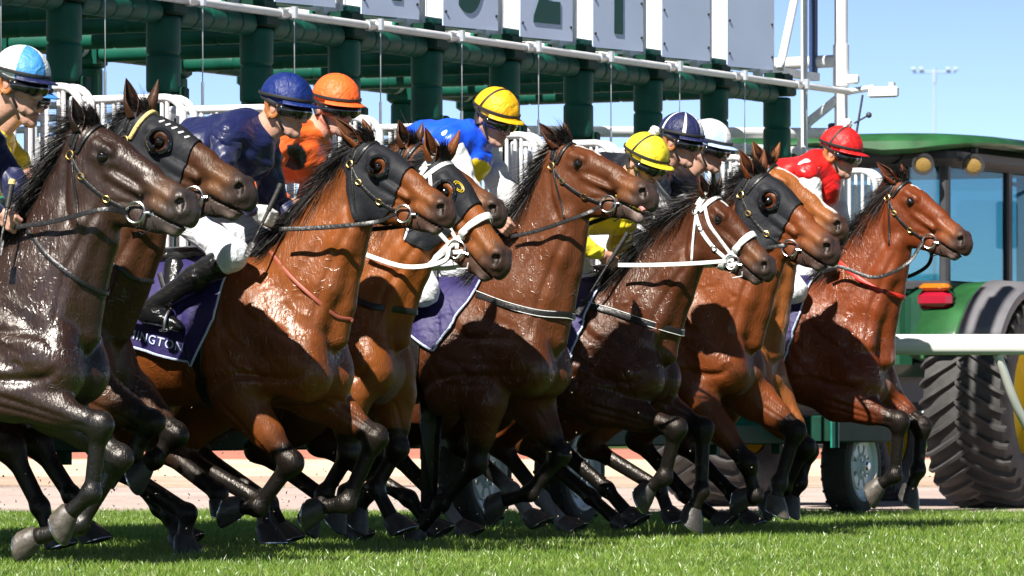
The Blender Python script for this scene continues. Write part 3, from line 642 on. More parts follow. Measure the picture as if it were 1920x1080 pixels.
# fenders: arcs over the rear tyres
for sgn, xc in ((1, 1.03), (-1, -.96)):
    mb = MB(); n = 20; vs = []
    for i in range(n+1):
        a = R(-62)+R(128)*i/n
        for x_, rad in ((-.30, .86), (-.02, .875), (.02, .87)): vs.append((xc+sgn*x_, math.sin(a)*rad, .76+math.cos(a)*rad*.92))
    fs = [(i*3+j, i*3+j+1, (i+1)*3+j+1, (i+1)*3+j) for i in range(n) for j in range(2)]; mb.add(vs, fs)
    f_ = tr('fender', mb, 'tractor'); so = f_.modifiers.new('t', 'SOLIDIFY'); so.thickness = .03
    mb = MB(); vs = []
    for i in range(n+1):
        a = R(-58)+R(124)*i/n
        for x_, rad in ((.02, .885), (.22, .87), (.30, .82), (.31, .77)): vs.append((xc+sgn*x_, math.sin(a)*rad, .76+math.cos(a)*rad*.92))
    fs = [(i*4+j, i*4+j+1, (i+1)*4+j+1, (i+1)*4+j) for i in range(n) for j in range(3)]; mb.add(vs, fs)
    f2 = tr('fender_flare', mb, 'greyfender'); so = f2.modifiers.new('t', 'SOLIDIFY'); so.thickness = .025
# cab lower body, rear panels
mb = MB(); mb.box((-.1, .35, 1.22), (1.35, 1.5, .62), bev=.08); tr('cab_base', mb, 'tractor_dark')
mb = MB(); mb.box((.74, -.42, 1.26), (.36, .22, .52), bev=.07); tr('rear_quarter', mb, 'tractor_dark')
mb = MB(); mb.box((-.74, -.42, 1.26), (.36, .22, .52), bev=.07); tr('rear_quarter', mb, 'tractor_dark')
mb = MB(); mb.box((.74, -.545, 1.22), (.07, .03, .40), bev=.01); tr('stripe', mb, 'tractor')
for x_ in (.82, -.82):
    tl = None
    mb = MB(); mb.box((x_, -.56, 1.43), (.25, .10, .12), bev=.035); tl = tr('tail_light', mb, 'redlens')
    mb = MB(); mb.box((x_, -.562, 1.515), (.22, .098, .05), bev=.02); mb.build('indicator', M['orangelens'], TR)
# cab posts and glass
zb, zt = 1.55, 2.38; cx0, cx1, cy0, cy1 = -.78, .82, -.38, 1.60
mb = MB()
corner = [(cx0, cy0), (cx1, cy0), (cx1, cy1), (cx0, cy1)]
for i, (x_, y_) in enumerate(corner):
    mb = MB(); mb.box((x_, y_, (zb+zt)/2), (.065, .075, zt-zb+.1), bev=.015); tr('cab_post', mb, 'plastic')
mb = MB(); mb.box((cx1, .86, (zb+zt)/2), (.05, .09, zt-zb+.1), bev=.012); tr('cab_post', mb, 'plastic')
mb = MB(); mb.box((cx0, .86, (zb+zt)/2), (.05, .09, zt-zb+.1), bev=.012); tr('cab_post', mb, 'plastic')
for (x_, y_, sx, sy) in (((cx0+cx1)/2, cy0, cx1-cx0-.07, .006), ((cx0+cx1)/2, cy1, cx1-cx0-.07, .006)):
    mb = MB(); mb.box((x_, y_, (zb+zt)/2), (sx, sy, zt-zb)); tr('window', mb, 'glass')
for x_ in (cx0, cx1):
    for ya, yb in ((cy0+.04, .815), (.905, cy1-.04)):
        mb = MB(); mb.box((x_, (ya+yb)/2, (zb+zt)/2), (.006, yb-ya, zt-zb)); tr('window', mb, 'glass')
mb = MB(); mb.box(((cx0+cx1)/2, cy0-.02, zb-.02), (cx1-cx0+.1, .05, .07), bev=.015); mb.box((cx1+.01, (cy0+cy1)/2, zb-.02), (.05, cy1-cy0, .07), bev=.015); tr('window_sill', mb, 'plastic')
mb = MB(); mb.box((-.1, .35, 1.55), (1.2, 1.3, .03)); mb.box((-.15, .35, 1.72), (.5, .5, .14), bev=.05); mb.box((-.15, .12, 2.0), (.48, .12, .50), bev=.05); tr('seat', mb, 'plastic')
mb = MB(); mb.torus((-.15, .82, 2.0), (0, -.5, 1), .19, .016, 24, 6); mb.tube([(-.15, .82, 2.0), (-.15, 1.05, 1.6)], .025, 8); tr('steering_wheel', mb, 'plastic')
mb = MB(); mb.ball((.33, -.30, 1.62), .11, 12, (1.5, .5, .45)); tr('rag', mb, 'gatewhite')
# roof: dark liner with a swept green shell
mb = MB(); mb.box(((cx0+cx1)/2, .6, 2.42), (cx1-cx0+.22, 2.2, .15), bev=.05); mb.box((-.55, -.52, 2.42), (.34, .10, .10), bev=.03); mb.box((.1, -.50, 2.42), (.9, .12, .11), bev=.04); tr('roof_liner', mb, 'plastic')
mb = MB(); n = 28; m_ = 10; vs = []
for i in range(n+1):
    a = 2*math.pi*i/n
    for j in range(m_+1):
        t = j/m_; ex_ = .55; ca, sa = math.cos(a), math.sin(a)
        rx = (cx1-cx0)/2+.30; ry = 1.35
        px = (abs(ca)**ex_*np.sign(ca))*rx; py = (abs(sa)**ex_*np.sign(sa))*ry
        prof = [(1.0, 0), (1.015, .03), (1.01, .06), (.98, .09), (.90, .115), (.75, .13), (.6, .135), (.45, .137), (.3, .138), (.15, .139), (.001, .139)][j]
        wv = .035*math.cos(px*5+.5)*(1-t)*(1 if py < 0 else .3)
        vs.append(((cx0+cx1)/2+px*prof[0], .6+py*prof[0], 2.45+prof[1]+(wv if j < 2 else 0)))
fs = [(i*(m_+1)+j, (i+1)*(m_+1)+j, (i+1)*(m_+1)+j+1, i*(m_+1)+j+1) for i in range(n) for j in range(m_)]; mb.add(vs, fs); rf = tr('roof', mb, 'tractor'); so = rf.modifiers.new('t', 'SOLIDIFY'); so.thickness = .02
for x_, y_ in ((.74, -.58), (1.0, -.30)):
    d = Vector((.25, -.9, -.18)).normalized(); c_ = Vector((x_, y_, 2.36)); mb = MB()
    mb.lathe([(.0005, -.05), (.050, -.045), (.070, -.01), (.078, .03), (.077, .050), (.056, .048)], c_, d, 24); mb.box(c_+Vector((0, 0, .095)), (.05, .04, .05), bev=.01); wl = tr('work_lamp', mb, 'plastic')
    mb = MB(); mb.lathe([(.0005, .044), (.04, .042), (.056, .036)], c_, d, 24); mb.build('lamp_glass', M['lens'], wl)
mb = MB(); mb.tube([(.68, 1.25, 2.3), (.95, 1.35, 2.2)], .015, 8); mb.box((1.02, 1.38, 2.0), (.16, .04, .34), bev=.03); tr('mirror', mb, 'plastic')
mb = MB(); mb.tube([(.55, 1.9, 1.5), (.55, 1.9, 2.5)], .04, 12); tr('exhaust', mb, 'plastic')

# ------------------------------------------------------------------ white running rail on the right
RL = empty('running_rail', (2.2, 33, 0), 0); tag(RL, 'thick white plastic running rail on curved posts in front of the tractor', 'rail')
mb = MB(); n = 18; vs = []
pts = [Vector((x, -.02*x, 1.045)) for x in np.linspace(-.1, 5.2, 8)]
prof = [(.055*math.cos(a), .060*abs(math.sin(a))**.7*np.sign(math.sin(a))) for a in np.linspace(0, 2*math.pi, n, endpoint=False)]
vs = [p+Vector((0, a, b)) for p in pts for a, b in prof]; fs = [(i*n+j, i*n+(j+1) % n, (i+1)*n+(j+1) % n, (i+1)*n+j) for i in range(7) for j in range(n)]+[tuple(range(n-1, -1, -1)), tuple(7*n+j for j in range(n))]
mb.add(vs, fs); mb.build('top_rail', M['railwhite'], RL)
for x_ in (.58, 2.6, 4.6):
    mb = MB(); mb.tube([Vector(p) for p in spline([(x_, .0, .99), (x_+.03, .03, .92), (x_+.12, .15, .70), (x_+.26, .32, .45), (x_+.33, .42, .2), (x_+.34, .44, -.02)], 16)], .026, 10); mb.build('rail_post', M['railwhite'], RL)
# floodlight mast far away
FL = empty('floodlight_mast', (22.0, 300, 0)); tag(FL, 'tall thin floodlight mast faint in the sky far behind the tractor', 'light mast')
M['mast'] = mat('haze_toned_mast', (.42, .50, .62), .6)  # distance haze put into the base colour as pale blue
mb = MB(); mb.tube([(0, 0, 0), (0, 0, 18.2)], [.08, .05], 8); mb.build('pole', M['mast'], FL)
mb = MB(); mb.tube([(-1.1, 0, 18.6), (1.1, 0, 18.6)], .05, 6); mb.tube([(0, 0, 18), (0, 0, 18.8)], .09, 6); mb.build('crossarm', M['mast'], FL)
for x_ in (-1.1, -.7, .7, 1.1):
    mb = MB(); mb.box((x_, -.1, 18.75), (.22, .2, .16), rotm(.5, 0, 0), .03); mb.build('floodlight', M['mast'], FL)
# far running rail and posts behind the gate
FR = empty('far_rail', (0, 112, 0)); tag(FR, 'low white rail and posts far behind the gate beyond the sand', 'rail')
mb = MB(); mb.tube([(-40, 0, 1.1), (40, 0, 1.1)], .06, 8); mb.build('top_rail', M['railwhite'], FR)
for k in range(14):
    mb = MB(); mb.tube([(-13+k*2.0, 0, 1.1), (-13+k*2.0, 0, 0)], .05, 8); mb.build('rail_post', M['railwhite'], FR)

# ------------------------------------------------------------------ horses
BLK = (.008, .0065, .0055)
def mix(a, b, t): return tuple(a[i]*(1-t)+b[i]*t for i in range(3))
def v3(p): return Vector((float(p[0]), float(p[1]), float(p[2])))

class Horse:
    VOX = .0078
    def __init__(self, q):
        self.q = q; s = self.s = q['s']
        self.root = lane_empty('racehorse', s)
        tag(self.root, q['label'], 'horse', 'racehorses bursting out of the starting gate')
        self.inv = (Matrix.Translation(gate_world(0, s)) @ Matrix.Rotation(GROT, 4, 'Z')).inverted()
        self.cam = self.inv @ Vector((0, 0, H_CAM))
        c = self.c = q['coat']; self.dark = mix(c, BLK, q.get('darkmix', .75))
        P, Nn = loc(*q['poll'], s), loc(*q['nose'], s)
        dv = Nn-P; L = math.hypot(dv[0], dv[2]); self.hs = L/.607
        be = math.atan2(dv[2], dv[0])-math.atan2(-.09, .60)
        self.ex = np.array([math.cos(be), 0, math.sin(be)]); self.ey = np.array([-math.sin(be), 0, math.cos(be)])
        self.P = P; self.yaw = R(q.get('yaw', 0))
        self.body()
        self.head_gear(); self.mane(); self.tail()
        if q.get('cloth', True): self.cloth()
        self.hooves()
    def H(self, x, y, l=0.0):
        p = self.hs*(x*self.ex+y*self.ey)+np.array([0, l*self.hs, 0])
        c_, s_ = math.cos(self.yaw), math.sin(self.yaw)
        return self.P+np.array([p[0]*c_-p[1]*s_, p[0]*s_+p[1]*c_, p[2]])
    def toH(self, V):
        d = V-self.P; c_, s_ = math.cos(self.yaw), math.sin(self.yaw)
        d = np.stack([d[:, 0]*c_+d[:, 1]*s_, -d[:, 0]*s_+d[:, 1]*c_, d[:, 2]], 1)/self.hs
        return np.stack([d@self.ex, d@self.ey, d[:, 1]], 1)
    def body(self):
        q, s, c = self.q, self.s, self.c; F = Field(c); H = self.H; hs = self.hs; dk = self.dark
        cr = [loc(*p, s) for p in q['crest']]; fr = [loc(*p, s) for p in q['front']]
        W = cr[3]; CF = fr[3]; zcb = loc(*q['cb'], s)[2]; uw, zw = W[0], W[2]; self.W = W; self.cr = cr; self.fr = fr
        def at(u, z, y=0): return np.array([u, y, z])
        hdz = zw-zcb
        # barrel and quarters
        F.cap(at(uw-.12, zw-hdz*.50), at(uw-.80, zw-.37), hdz*.48, .295, .84, .1)
        F.cap(at(uw-.02, zw-.11), at(uw-.55, zw-.155), .095, .13, .75, .12)
        F.cap(at(uw-.75, zw-.28), at(uw-1.18, zw-.30), .25, .24, .92, .12)
        for y in (-1, 1):
            F.cap(at(uw-1.12, zw-.30, y*.12), at(uw-1.18, zw-.52, y*.15), .20, .19, .8, .1)
            F.cap(at(uw-1.0, zw-.42, y*.13), at(uw-.88, zw-.66, y*.17), .19, .12, .72, .08)
        # shoulder girdle and chest
        rc = at((uw+CF[0])/2-.13, (zw+zcb)/2); F.cap(at(uw-.1, zw-hdz*.47), rc, hdz*.46, hdz*.47, .66, .1)
        mid = (CF[2]+zcb)/2; fx = CF[0]
        for y in (-1, 1):
            F.cap(at(uw-.06, zw-.17, y*.085), at(fx-.19, CF[2]-.05, y*.145), .10, .11, .85, .05)           # scapula
            F.cap(at(uw-.10, zw-.30, y*.13), at(uw-.02, zw-.52, y*.165), .13, .12, .8, .05)                  # triceps
            F.cap(at(fx-.16, CF[2]-.0, y*.10), at(fx-.155, mid, y*.095), .105, .125, .85, .035)             # pectorals
            F.cap(at(fx-.15, mid+.02, y*.14), at(uw+.03, mid+.0, y*.17), .10, .10, .8, .04)
        F.cap(at(fx-.2, mid+.03), at(fx-.22, zcb+.11), .12, .10, .9, .06)
        # neck
        ks = q.get('nk', (.36, .42, .52, .60)); st = []
        for i in range(4):
            m = (cr[i]+fr[i])/2; r = np.linalg.norm(cr[i]-fr[i])/2; st.append((m, r, ks[i]))
        cp = spline([(p[0], p[2], 0) for p in [cr[0]+(cr[0]-cr[1])*.25]+cr+[cr[3]+np.array([-.3, 0, -.05])]], 60)[:, :2]
        fp = spline([(p[0], p[2], 0) for p in [fr[0]+(fr[0]-fr[1])*.35]+fr+[fr[3]+np.array([-.05, 0, -.22])]], 60)[:, :2]
        NS = 13; prev = None
        for j in range(NS):
            t = j/(NS-1)*3; i = min(2, int(t)); f = t-i
            m = ((cr[i]+fr[i])*(1-f)+(cr[i+1]+fr[i+1])*f)/2; m = np.array([m[0], m[2]])
            for it in range(6):
                dc, df = cp-m, fp-m; ic, jf = np.argmin((dc**2).sum(1)), np.argmin((df**2).sum(1)); rc_, rf = np.linalg.norm(dc[ic]), np.linalg.norm(df[jf])
                ax_ = (fp[jf]-cp[ic]); ax_ /= np.linalg.norm(ax_)+1e-9; m = m+ax_*(rf-rc_)*.5
            r = min(np.linalg.norm(cp-m, axis=1).min(), np.linalg.norm(fp-m, axis=1).min())-.004; kk = ks[i]*(1-f)+ks[i+1]*f; c_ = np.array([m[0], 0, m[1]])
            if prev is not None: F.cap(prev[0], c_, prev[1], r, (prev[2]+kk)/2, .02)
            prev = (c_, r, kk)
        for i in range(3):
            d = np.array([0, 0, -.035]); F.cap(cr[i]+d, cr[i+1]+d, .036, .04, .85, .05)
            a = fr[i]+(st[i][0]-fr[i])*.20; b = fr[i+1]+(st[i+1][0]-fr[i+1])*.2   # windpipe
            F.cap(a, b, .042, .05, .95, .03)
            for y in (-1, 1):                                                       # brachiocephalic muscle
                a = fr[i]+(st[i][0]-fr[i])*.55+np.array([0, y*st[i][1]*ks[i]*.62, 0]); b = fr[i+1]+(st[i+1][0]-fr[i+1])*.6+np.array([0, y*st[i+1][1]*ks[i+1]*.6, 0])
                F.cap(a, b, .045, .075, .75, .03)
        # head
        def hc(a, b, ra, rb, k=1, bl=.025, col=None, op=1): F.cap(H(*a), H(*b), ra*hs, rb*hs, k, bl*hs, col, op)
        hc((-.03, -.09, 0), (.05, -.12, 0), .09, .12, .52, .05)
        hc((.02, -.062, 0), (.17, -.075, 0), .064, .080, .95)
        hc((.10, -.042, 0), (.34, -.062, 0), .046, .046, 1.0)
        hc((.17, -.070, 0), (.50, -.105, 0), .072, .060, .74)
        for y in (-1, 1):
            hc((.085, -.042, y*.052), (.158, -.046, y*.060), .026, .027, 1, .016)         # brow
            hc((.10, -.090, y*.060), (.17, -.095, y*.066), .022, .020, 1, .02)
            hc((.125, -.205, y*.026), (.235, -.195, y*.022), .150, .118, .40, .016)        # jaw plate
            hc((.19, -.125, y*.062), (.35, -.135, y*.044), .018, .012, .9, .018)        # facial crest
            hc((.36, -.09, y*.032), (.49, -.095, y*.034), .026, .030, 1, .018)
            hc((.528, -.080, y*.040), (.560, -.112, y*.038), .036, .034, .9, .012, dk)    # nostril wing
            hc((.146, -.068, y*.092), (.15, -.070, y*.104), .022, .022, 1, .006, BLK, -1)    # eye socket
            hc((.545, -.088, y*.052), (.572, -.112, y*.092), .019, .021, 1, .006, (.02, .006, .006), -1); hc((.560, -.108, y*.055), (.568, -.128, y*.088), .012, .012, 1, .006, (.02, .006, .006), -1)  # nostril
            hc((.21, -.255, y*.024), (.46, -.215, y*.016), .062, .034, .5, .016)
            hc((.43, -.150, y*.036), (.52, -.150, y*.036), .030, .030, .9, .015)
        hc((.20, -.25, 0), (.47, -.215, 0), .066, .038, .55, .02)
        hc((.47, -.115, 0), (.555, -.125, 0), .074, .066, .74, .02, mix(c, dk, .4))
        hc((.562, -.132, 0), (.582, -.148, 0), .050, .036, 1.05, .014, dk)
        op_ = q.get('mouth', 0)
        hc((.44, -.203, 0), (.54, -.207-op_, 0), .040, .034, .95, .012, mix(dk, (.36, .29, .25), q.get('chin', .35)))
        if op_ < .01: hc((.40, -.165, 0), (.545, -.170, 0), .042, .040, .85, .02, mix(c, dk, .6))
        hc((.44, -.184, 0), (.64, -.180-op_*.5, 0), .005, .006+op_*.25, 9, .004, BLK, -1)
        self.legjoints = []
        # forelegs: elbow, knee, fetlock, hoof
        for key, y in (('N', -1), ('F', 1)):
            px = q[key]; ys = (.16, .145, .125, .12)
            J = [loc(*px[i], s, y*ys[i]) for i in range(4)]
            if 'lift' in q: pass
            e, k, f, h = J
            cl = mix(c, BLK, q.get('armdark', .25)); lo = q.get('sock_'+key, BLK)
            F.cap(at(uw-.03, zw-hdz*.72, y*.15), e, .135, .10, .78, .06)
            F.cap(e, e+(k-e)*.5, .104, .074, .80, .05)
            F.cap(e+(k-e)*.4, k, .069, .046, .86, .03, cl)
            sd = (k-e)/np.linalg.norm(k-e); pr = np.array([sd[2], 0, -sd[0]])
            F.cap(e+(k-e)*.1+pr*.03*np.sign(pr[0]+1e-9), e+(k-e)*.6+pr*.012*np.sign(pr[0]+1e-9), .055, .04, .9, .03)
            F.sph(k, .052, .88, .02, BLK); F.cap(k, k+(f-k)*.12, .050, .043, .9, .03, BLK)
            F.cap(k, f, .038, .032, .76, .015, BLK)
            n = (f-k)/np.linalg.norm(f-k); back = np.array([n[2], 0, -n[0]]); back *= np.sign(-(back@((k-e))))*1.0
            F.cap(k+(f-k)*.15+back*.020, f+back*.012, .018, .020, .8, .012, BLK)
            F.sph(f, .043, .86, .02, BLK if lo is BLK else lo); F.sph(f+back*.018, .028, 1, .02, BLK)
            F.cap(f, f+(h-f)*.75, .031, .035, .95, .02, lo)
            self.legjoints.append((f, h, y, key))
        # hind legs
        gd = q.get('hind', {}); zb = 0.0
        for key, y, hk, fl, hf, sf in (('n', -1, (-1.06, .50), (-.72, .20), (-.60, .06), (-.80, .74)), ('f', 1, (-.84, .52), (-.50, .22), (-.38, .07), (-.66, .72))):
            g = gd.get(key)
            jr = np.random.default_rng(int(q['poll'][0])*3+y+5).normal(size=4)*.07; hk = (hk[0]+jr[0]*.6, hk[1]+jr[1]*.3-.03); fl = (fl[0]+jr[2]*1.2, fl[1]+abs(jr[3])*.7-.02); hf = (fl[0]+.11+jr[1]*.8, max(.05, fl[1]-.15)); sf = (sf[0], sf[1]-.02)
            if g: hk3, fl3, hf3 = [loc(*p, s, y*.14) for p in g]
            else: hk3, fl3, hf3 = [at(uw+a, b, y*.14) for a, b in (hk, fl, hf)]
            sf3 = at(uw+sf[0], min(sf[1], zw-.6), y*.19)
            F.cap(at(uw-1.0, zw-.42, y*.14), sf3, .17, .125, .8, .08)
            F.cap(sf3, hk3, .13, .056, .8, .05)
            F.sph(hk3, .066, .8, .03, BLK); F.cap(hk3, hk3+(fl3-hk3)*.2, .052, .04, .8, .03, BLK)
            F.cap(hk3, fl3, .044, .038, .8, .02, BLK)
            lo = q.get('sock_'+key, BLK)
            F.sph(fl3, .043, .92, .02, lo); F.cap(fl3, fl3+(hf3-fl3)*.75, .033, .036, .95, .02, lo)
            self.legjoints.append((fl3, hf3, y, key))
        V, Fq = F.build(self.VOX)
        colr = F.paint(V)
        hv = self.toH(V)
        if q.get('blaze'):
            m = (hv[:, 0] > .06) & (hv[:, 0] < q['blaze']) & (np.abs(hv[:, 2]+.004) < q.get('bw', .009)+.004*np.sin(hv[:, 0]*31)) & (hv[:, 1] > -.06)
            colr[m] = (.75, .72, .68)
        em = np.exp(-(((hv[:, 0]-.147)**2+(hv[:, 1]+.068)**2)/.0011)); em *= (np.abs(hv[:, 2]) > .05)
        colr = colr*(1-.65*em[:, None])
        tn = np.exp(-(((hv[:, 0]-.46)**2+(hv[:, 1]+.11)**2)/.005))*(np.abs(hv[:, 2]) < .2)*.35   # tan muzzle ring
        colr = colr*(1-tn[:, None])+np.array(mix(c, (.5, .22, .08), .5))*tn[:, None]
        V = self.sculpt(V, Fq, at); self.V, self.F = V, Fq; self.hv = hv = self.toH(V)
        wet = np.clip((-.02-hv[:, 0])/.12+(-.30-hv[:, 1])/.12, 0, 1)*np.clip((V[:, 2]-.62)/.15, .36, 1)
        colr = np.hstack([colr, wet[:, None]])
        for key, sd in (('N', -1), ('F', 1)):   # black points
            e, k, f, h_ = [loc(*p, s, sd*.145)[[0, 2]] for p in q[key]]; X = V[:, [0, 2]]; side = np.sign(V[:, 1]) == sd
            d = k-e; t = ((X-e)@d)/(d@d); r = np.abs((X-e)@np.array([d[1], -d[0]]))/np.linalg.norm(d); t0 = q.get('black0', .50)
            w_ = np.clip((t-t0+.05*np.sin(X[:, 0]*90+X[:, 1]*70))/(.92-t0), 0, 1)*(t < 1.25)*(r < .11)
            for a_, b_ in ((k, f), (f, h_)):
                if b_ is h_ and 'sock_'+key in q: continue
                dd = b_-a_; tt = np.clip(((X-a_)@dd)/(dd@dd), -.1, 1.1); w_ = np.maximum(w_, (np.linalg.norm(X-a_-tt[:, None]*dd, axis=1) < .075))
            w_ = w_*side*(V[:, 2] < self.W[2]-.55); colr[:, :3] = colr[:, :3]*(1-w_[:, None]*.93)+np.array(BLK)*w_[:, None]*.93
        sm_ = lambda v, a, b: np.clip((v-a)/(b-a), 0, 1)**2*(3-2*np.clip((v-a)/(b-a), 0, 1))
        wv = .018*np.sin(hv[:, 1]*60+hv[:, 2]*50)
        mz = np.maximum(sm_(hv[:, 0]+wv, .455, .535), sm_(hv[:, 0]+wv, .37, .44)*sm_(-hv[:, 1], .15, .19))*(hv[:, 1] > -.34)*(np.abs(hv[:, 2]) < .2)
        ch = np.array(mix(dk, (.055, .046, .044), .7)); colr[:, :3] = colr[:, :3]*(1-.80*mz[:, None])+ch*.80*mz[:, None]
        pk = sm_(hv[:, 0], .49, .54)*sm_(-hv[:, 1], .195, .215)*(np.abs(hv[:, 2]) < .04)*(hv[:, 0] < .64)*q.get('pink', .45)
        colr[:, :3] = colr[:, :3]*(1-pk[:, None])+np.array((.34, .25, .22))*pk[:, None]
        nr = np.exp(-(((hv[:, 0]-.560)/.021)**2+((hv[:, 1]+.102)/.023)**2))*(np.abs(hv[:, 2]) > .04); nr = np.clip(nr*1.6-.25, 0, 1)  # shade inside the nostril hollow, painted into the vertex colour
        colr[:, :3] = colr[:, :3]*(1-nr[:, None])+np.array((.010, .004, .004))*nr[:, None]
        self.bvh = BVHTree.FromPolygons(V.tolist(), Fq.tolist())
        EV, EF = [], []
        for key, y in (('earN', -1), ('earF', 1)):
            b = H(-.018, -.030, y*.048); t = loc(*q[key], s, y*.06)
            L = t-b; Ln = np.linalg.norm(L); L = L/Ln*min(Ln, .21*hs+.02); t = b+L
            n0 = len(EV); rows = 12; arc = 14
            od = np.array([.75, y*.65, -.1]); od /= np.linalg.norm(od)
            T = L/np.linalg.norm(L); od = od-T*(od@T); od /= np.linalg.norm(od); sd = np.cross(T, od)
            prof = lambda x: .037*hs*(np.interp(x, [0, .12, .35, .6, .85, 1], [.80, .9, 1.0, .78, .36, .03]))
            for layer in (1, .80):
                for i in range(rows):
                    x = i/(rows-1); r = prof(x)*(layer if layer == 1 else layer*(1 if i < rows-1 else 1))
                    amax = R(172-50*min(1, x*2.2))
                    for j in range(arc):
                        a = -amax+2*amax*j/(arc-1)
                        p = b+L*x*(1 if layer == 1 else .985)+(-od*math.cos(a)*.82+sd*math.sin(a))*r+od*.012*math.sin(x*3)
                        EV.append(p)
            m = rows*arc
            for i in range(rows-1):
                for j in range(arc-1):
                    a = n0+i*arc+j; EF.append((a, a+1, a+arc+1, a+arc)); EF.append((m+a, m+a+arc, m+a+arc+1, m+a+1))
                for j in (0, arc-1):
                    a = n0+i*arc+j; EF.append((a, a+arc, a+arc+m, a+m))
        ec = np.tile(np.array(mix(c, BLK, .30)), (len(EV), 1)); ec = np.hstack([ec, np.zeros((len(ec), 1))]); ec[rows*arc:2*rows*arc, :3] = mix(c, BLK, .6); ec[3*rows*arc:, :3] = mix(c, BLK, .6)
        VV = np.vstack([V, np.array(EV, np.float32)]); FF = np.vstack([Fq, np.array(EF, np.int32)+len(V)])
        mesh_np('body', VV, FF, M['coat_wet'] if self.q.get('wet') else M['coat'], self.root, True, np.vstack([colr, ec]))
        for y in (-1, 1):
            mb = MB(); c3 = H(.147, -.069, y*.0785); mb.ball(c3, .0262*hs, 20); mb.build('eye', M['eye'], self.root)
        if q.get('mouth'):
            mb = MB(); mb.tube([H(.44, -.137, 0), H(.50, -.14-q['mouth']*.4, -.01), H(.55, -.148-q['mouth']*.7, -.025), H(.575, -.165-q['mouth']*.8, -.035)], [.02, .022, .022, .012], 10)
            mb.build('tongue', M['tongue'], self.root)
    def sculpt(self, V, Fq, at):
        """grooves between muscles, jaw edge, tendons and skin folds, pressed along the normals"""
        V = V.astype(float); fn = np.cross(V[Fq[:, 2]]-V[Fq[:, 0]], V[Fq[:, 3]]-V[Fq[:, 1]]); Nn = np.zeros_like(V)
        for j in range(4): np.add.at(Nn, Fq[:, j], fn)
        Nn /= np.linalg.norm(Nn, axis=1)[:, None]+1e-12
        q = self.q; W = self.W; uw, zw = W[0], W[2]; cr, fr = self.cr, self.fr; CF = fr[3]; zcb = loc(*q['cb'], self.s)[2]; hdz = zw-zcb; fx = CF[0]; mid = (CF[2]+zcb)/2
        rg = np.random.default_rng(int(q['poll'][0])+9); D = np.zeros(len(V)); sw = np.clip(np.abs(Nn[:, 1])*1.6, 0, 1); far = np.abs(V[:, 1])
        def line(pts, depth, w, side=None, ymin=.0, taper=True):
            P = spline([(p[0], p[1] if len(p) < 3 else p[2], 0) for p in pts], 14)[:, :2]
            lo, hi = P.min(0)-3*w, P.max(0)+3*w
            m = np.where((V[:, 0] > lo[0]) & (V[:, 0] < hi[0]) & (V[:, 2] > lo[1]) & (V[:, 2] < hi[1]) & (far >= ymin))[0]
            if side is not None: m = m[np.sign(V[m, 1]) == side]
            if not len(m): return
            X = V[m][:, [0, 2]]; best = np.full(len(m), 9.); bt = np.zeros(len(m))
            for i in range(13):
                a, b = P[i], P[i+1]; d = b-a; t = np.clip(((X-a)@d)/(d@d+1e-12), 0, 1); r = np.linalg.norm(X-a-t[:, None]*d, axis=1); u = r < best; best[u] = r[u]; bt[u] = (i+t[u])/13
            k = np.exp(-(best/w)**2)*sw[m]
            if taper: k *= np.sin(np.pi*np.clip(bt, .02, .98))**.5
            D[m] += depth*k
        H = lambda x, y: (lambda p: (p[0], p[2]))(self.H(x, y))
        c2 = lambda i, f: (fr[i][0]+(cr[i][0]-fr[i][0])*f, fr[i][2]+(cr[i][2]-fr[i][2])*f)
        line([H(-.03, -.14), H(.0, -.21), H(.04, -.29), H(.10, -.36), H(.17, -.40)], -.014, .016)      # behind the jaw
        line([H(.02, -.15), H(.05, -.22), H(.09, -.30), H(.15, -.345), H(.23, -.335)], .006, .022)
        line([H(.22, -.16), H(.30, -.165), H(.38, -.16)], -.006, .014); line([H(.19, -.10), H(.28, -.105), H(.40, -.10)], -.005, .014)
        line([H(.24, -.235), H(.30, -.20), H(.37, -.19)], -.005, .010); line([H(.44, -.10), H(.49, -.13), H(.50, -.16)], -.006, .011)
        line([H(.115, -.030), H(.15, -.026), H(.185, -.045)], .005, .010); line([H(.11, -.10), H(.15, -.108), H(.19, -.09)], -.004, .009)
        line([c2(0, .12), c2(1, .24), c2(2, .26), c2(3, .22)], -.013, .020)                           # jugular groove
        line([c2(0, .45), c2(1, .52), c2(2, .55), c2(3, .58)], -.006, .026); line([c2(0, .78), c2(1, .80), c2(2, .80), c2(3, .80)], -.005, .03)
        line([(uw+.03, zw-.10), (uw+.07, zw-.24), (fx-.17, CF[2]+.04), (fx-.10, CF[2]-.04)], -.014, .022, ymin=.06)   # front of shoulder blade
        line([(uw-.24, zw-.16), (uw-.22, zw-.36), (uw-.17, zw-.52), (uw-.10, zw-hdz*.86)], -.012, .022, ymin=.1)
        line([(uw-.05, zw-.14), (uw+.0, zw-.34), (fx-.20, CF[2]-.10)], -.006, .018, ymin=.1)
        line([(uw-.06, zw-.34), (uw+.04, zw-.48), (fx-.16, CF[2]-.16)], -.008, .020, ymin=.1)
        line([(uw-.12, zw-hdz*.93), (uw+.02, zw-hdz*.80), (fx-.17, mid-.02), (fx-.09, mid+.02)], -.014, .018, ymin=.08)
        line([(uw-.02, zw-hdz*.62), (uw+.08, zw-hdz*.70), (uw+.16, zw-hdz*.86)], -.008, .016, ymin=.1)
        for i in range(9):
            x = uw-.30-.075*i; line([(x, zw-.30), (x-.03, zw-.45), (x-.02, zw-.60)], -.0035, .014, ymin=.1)
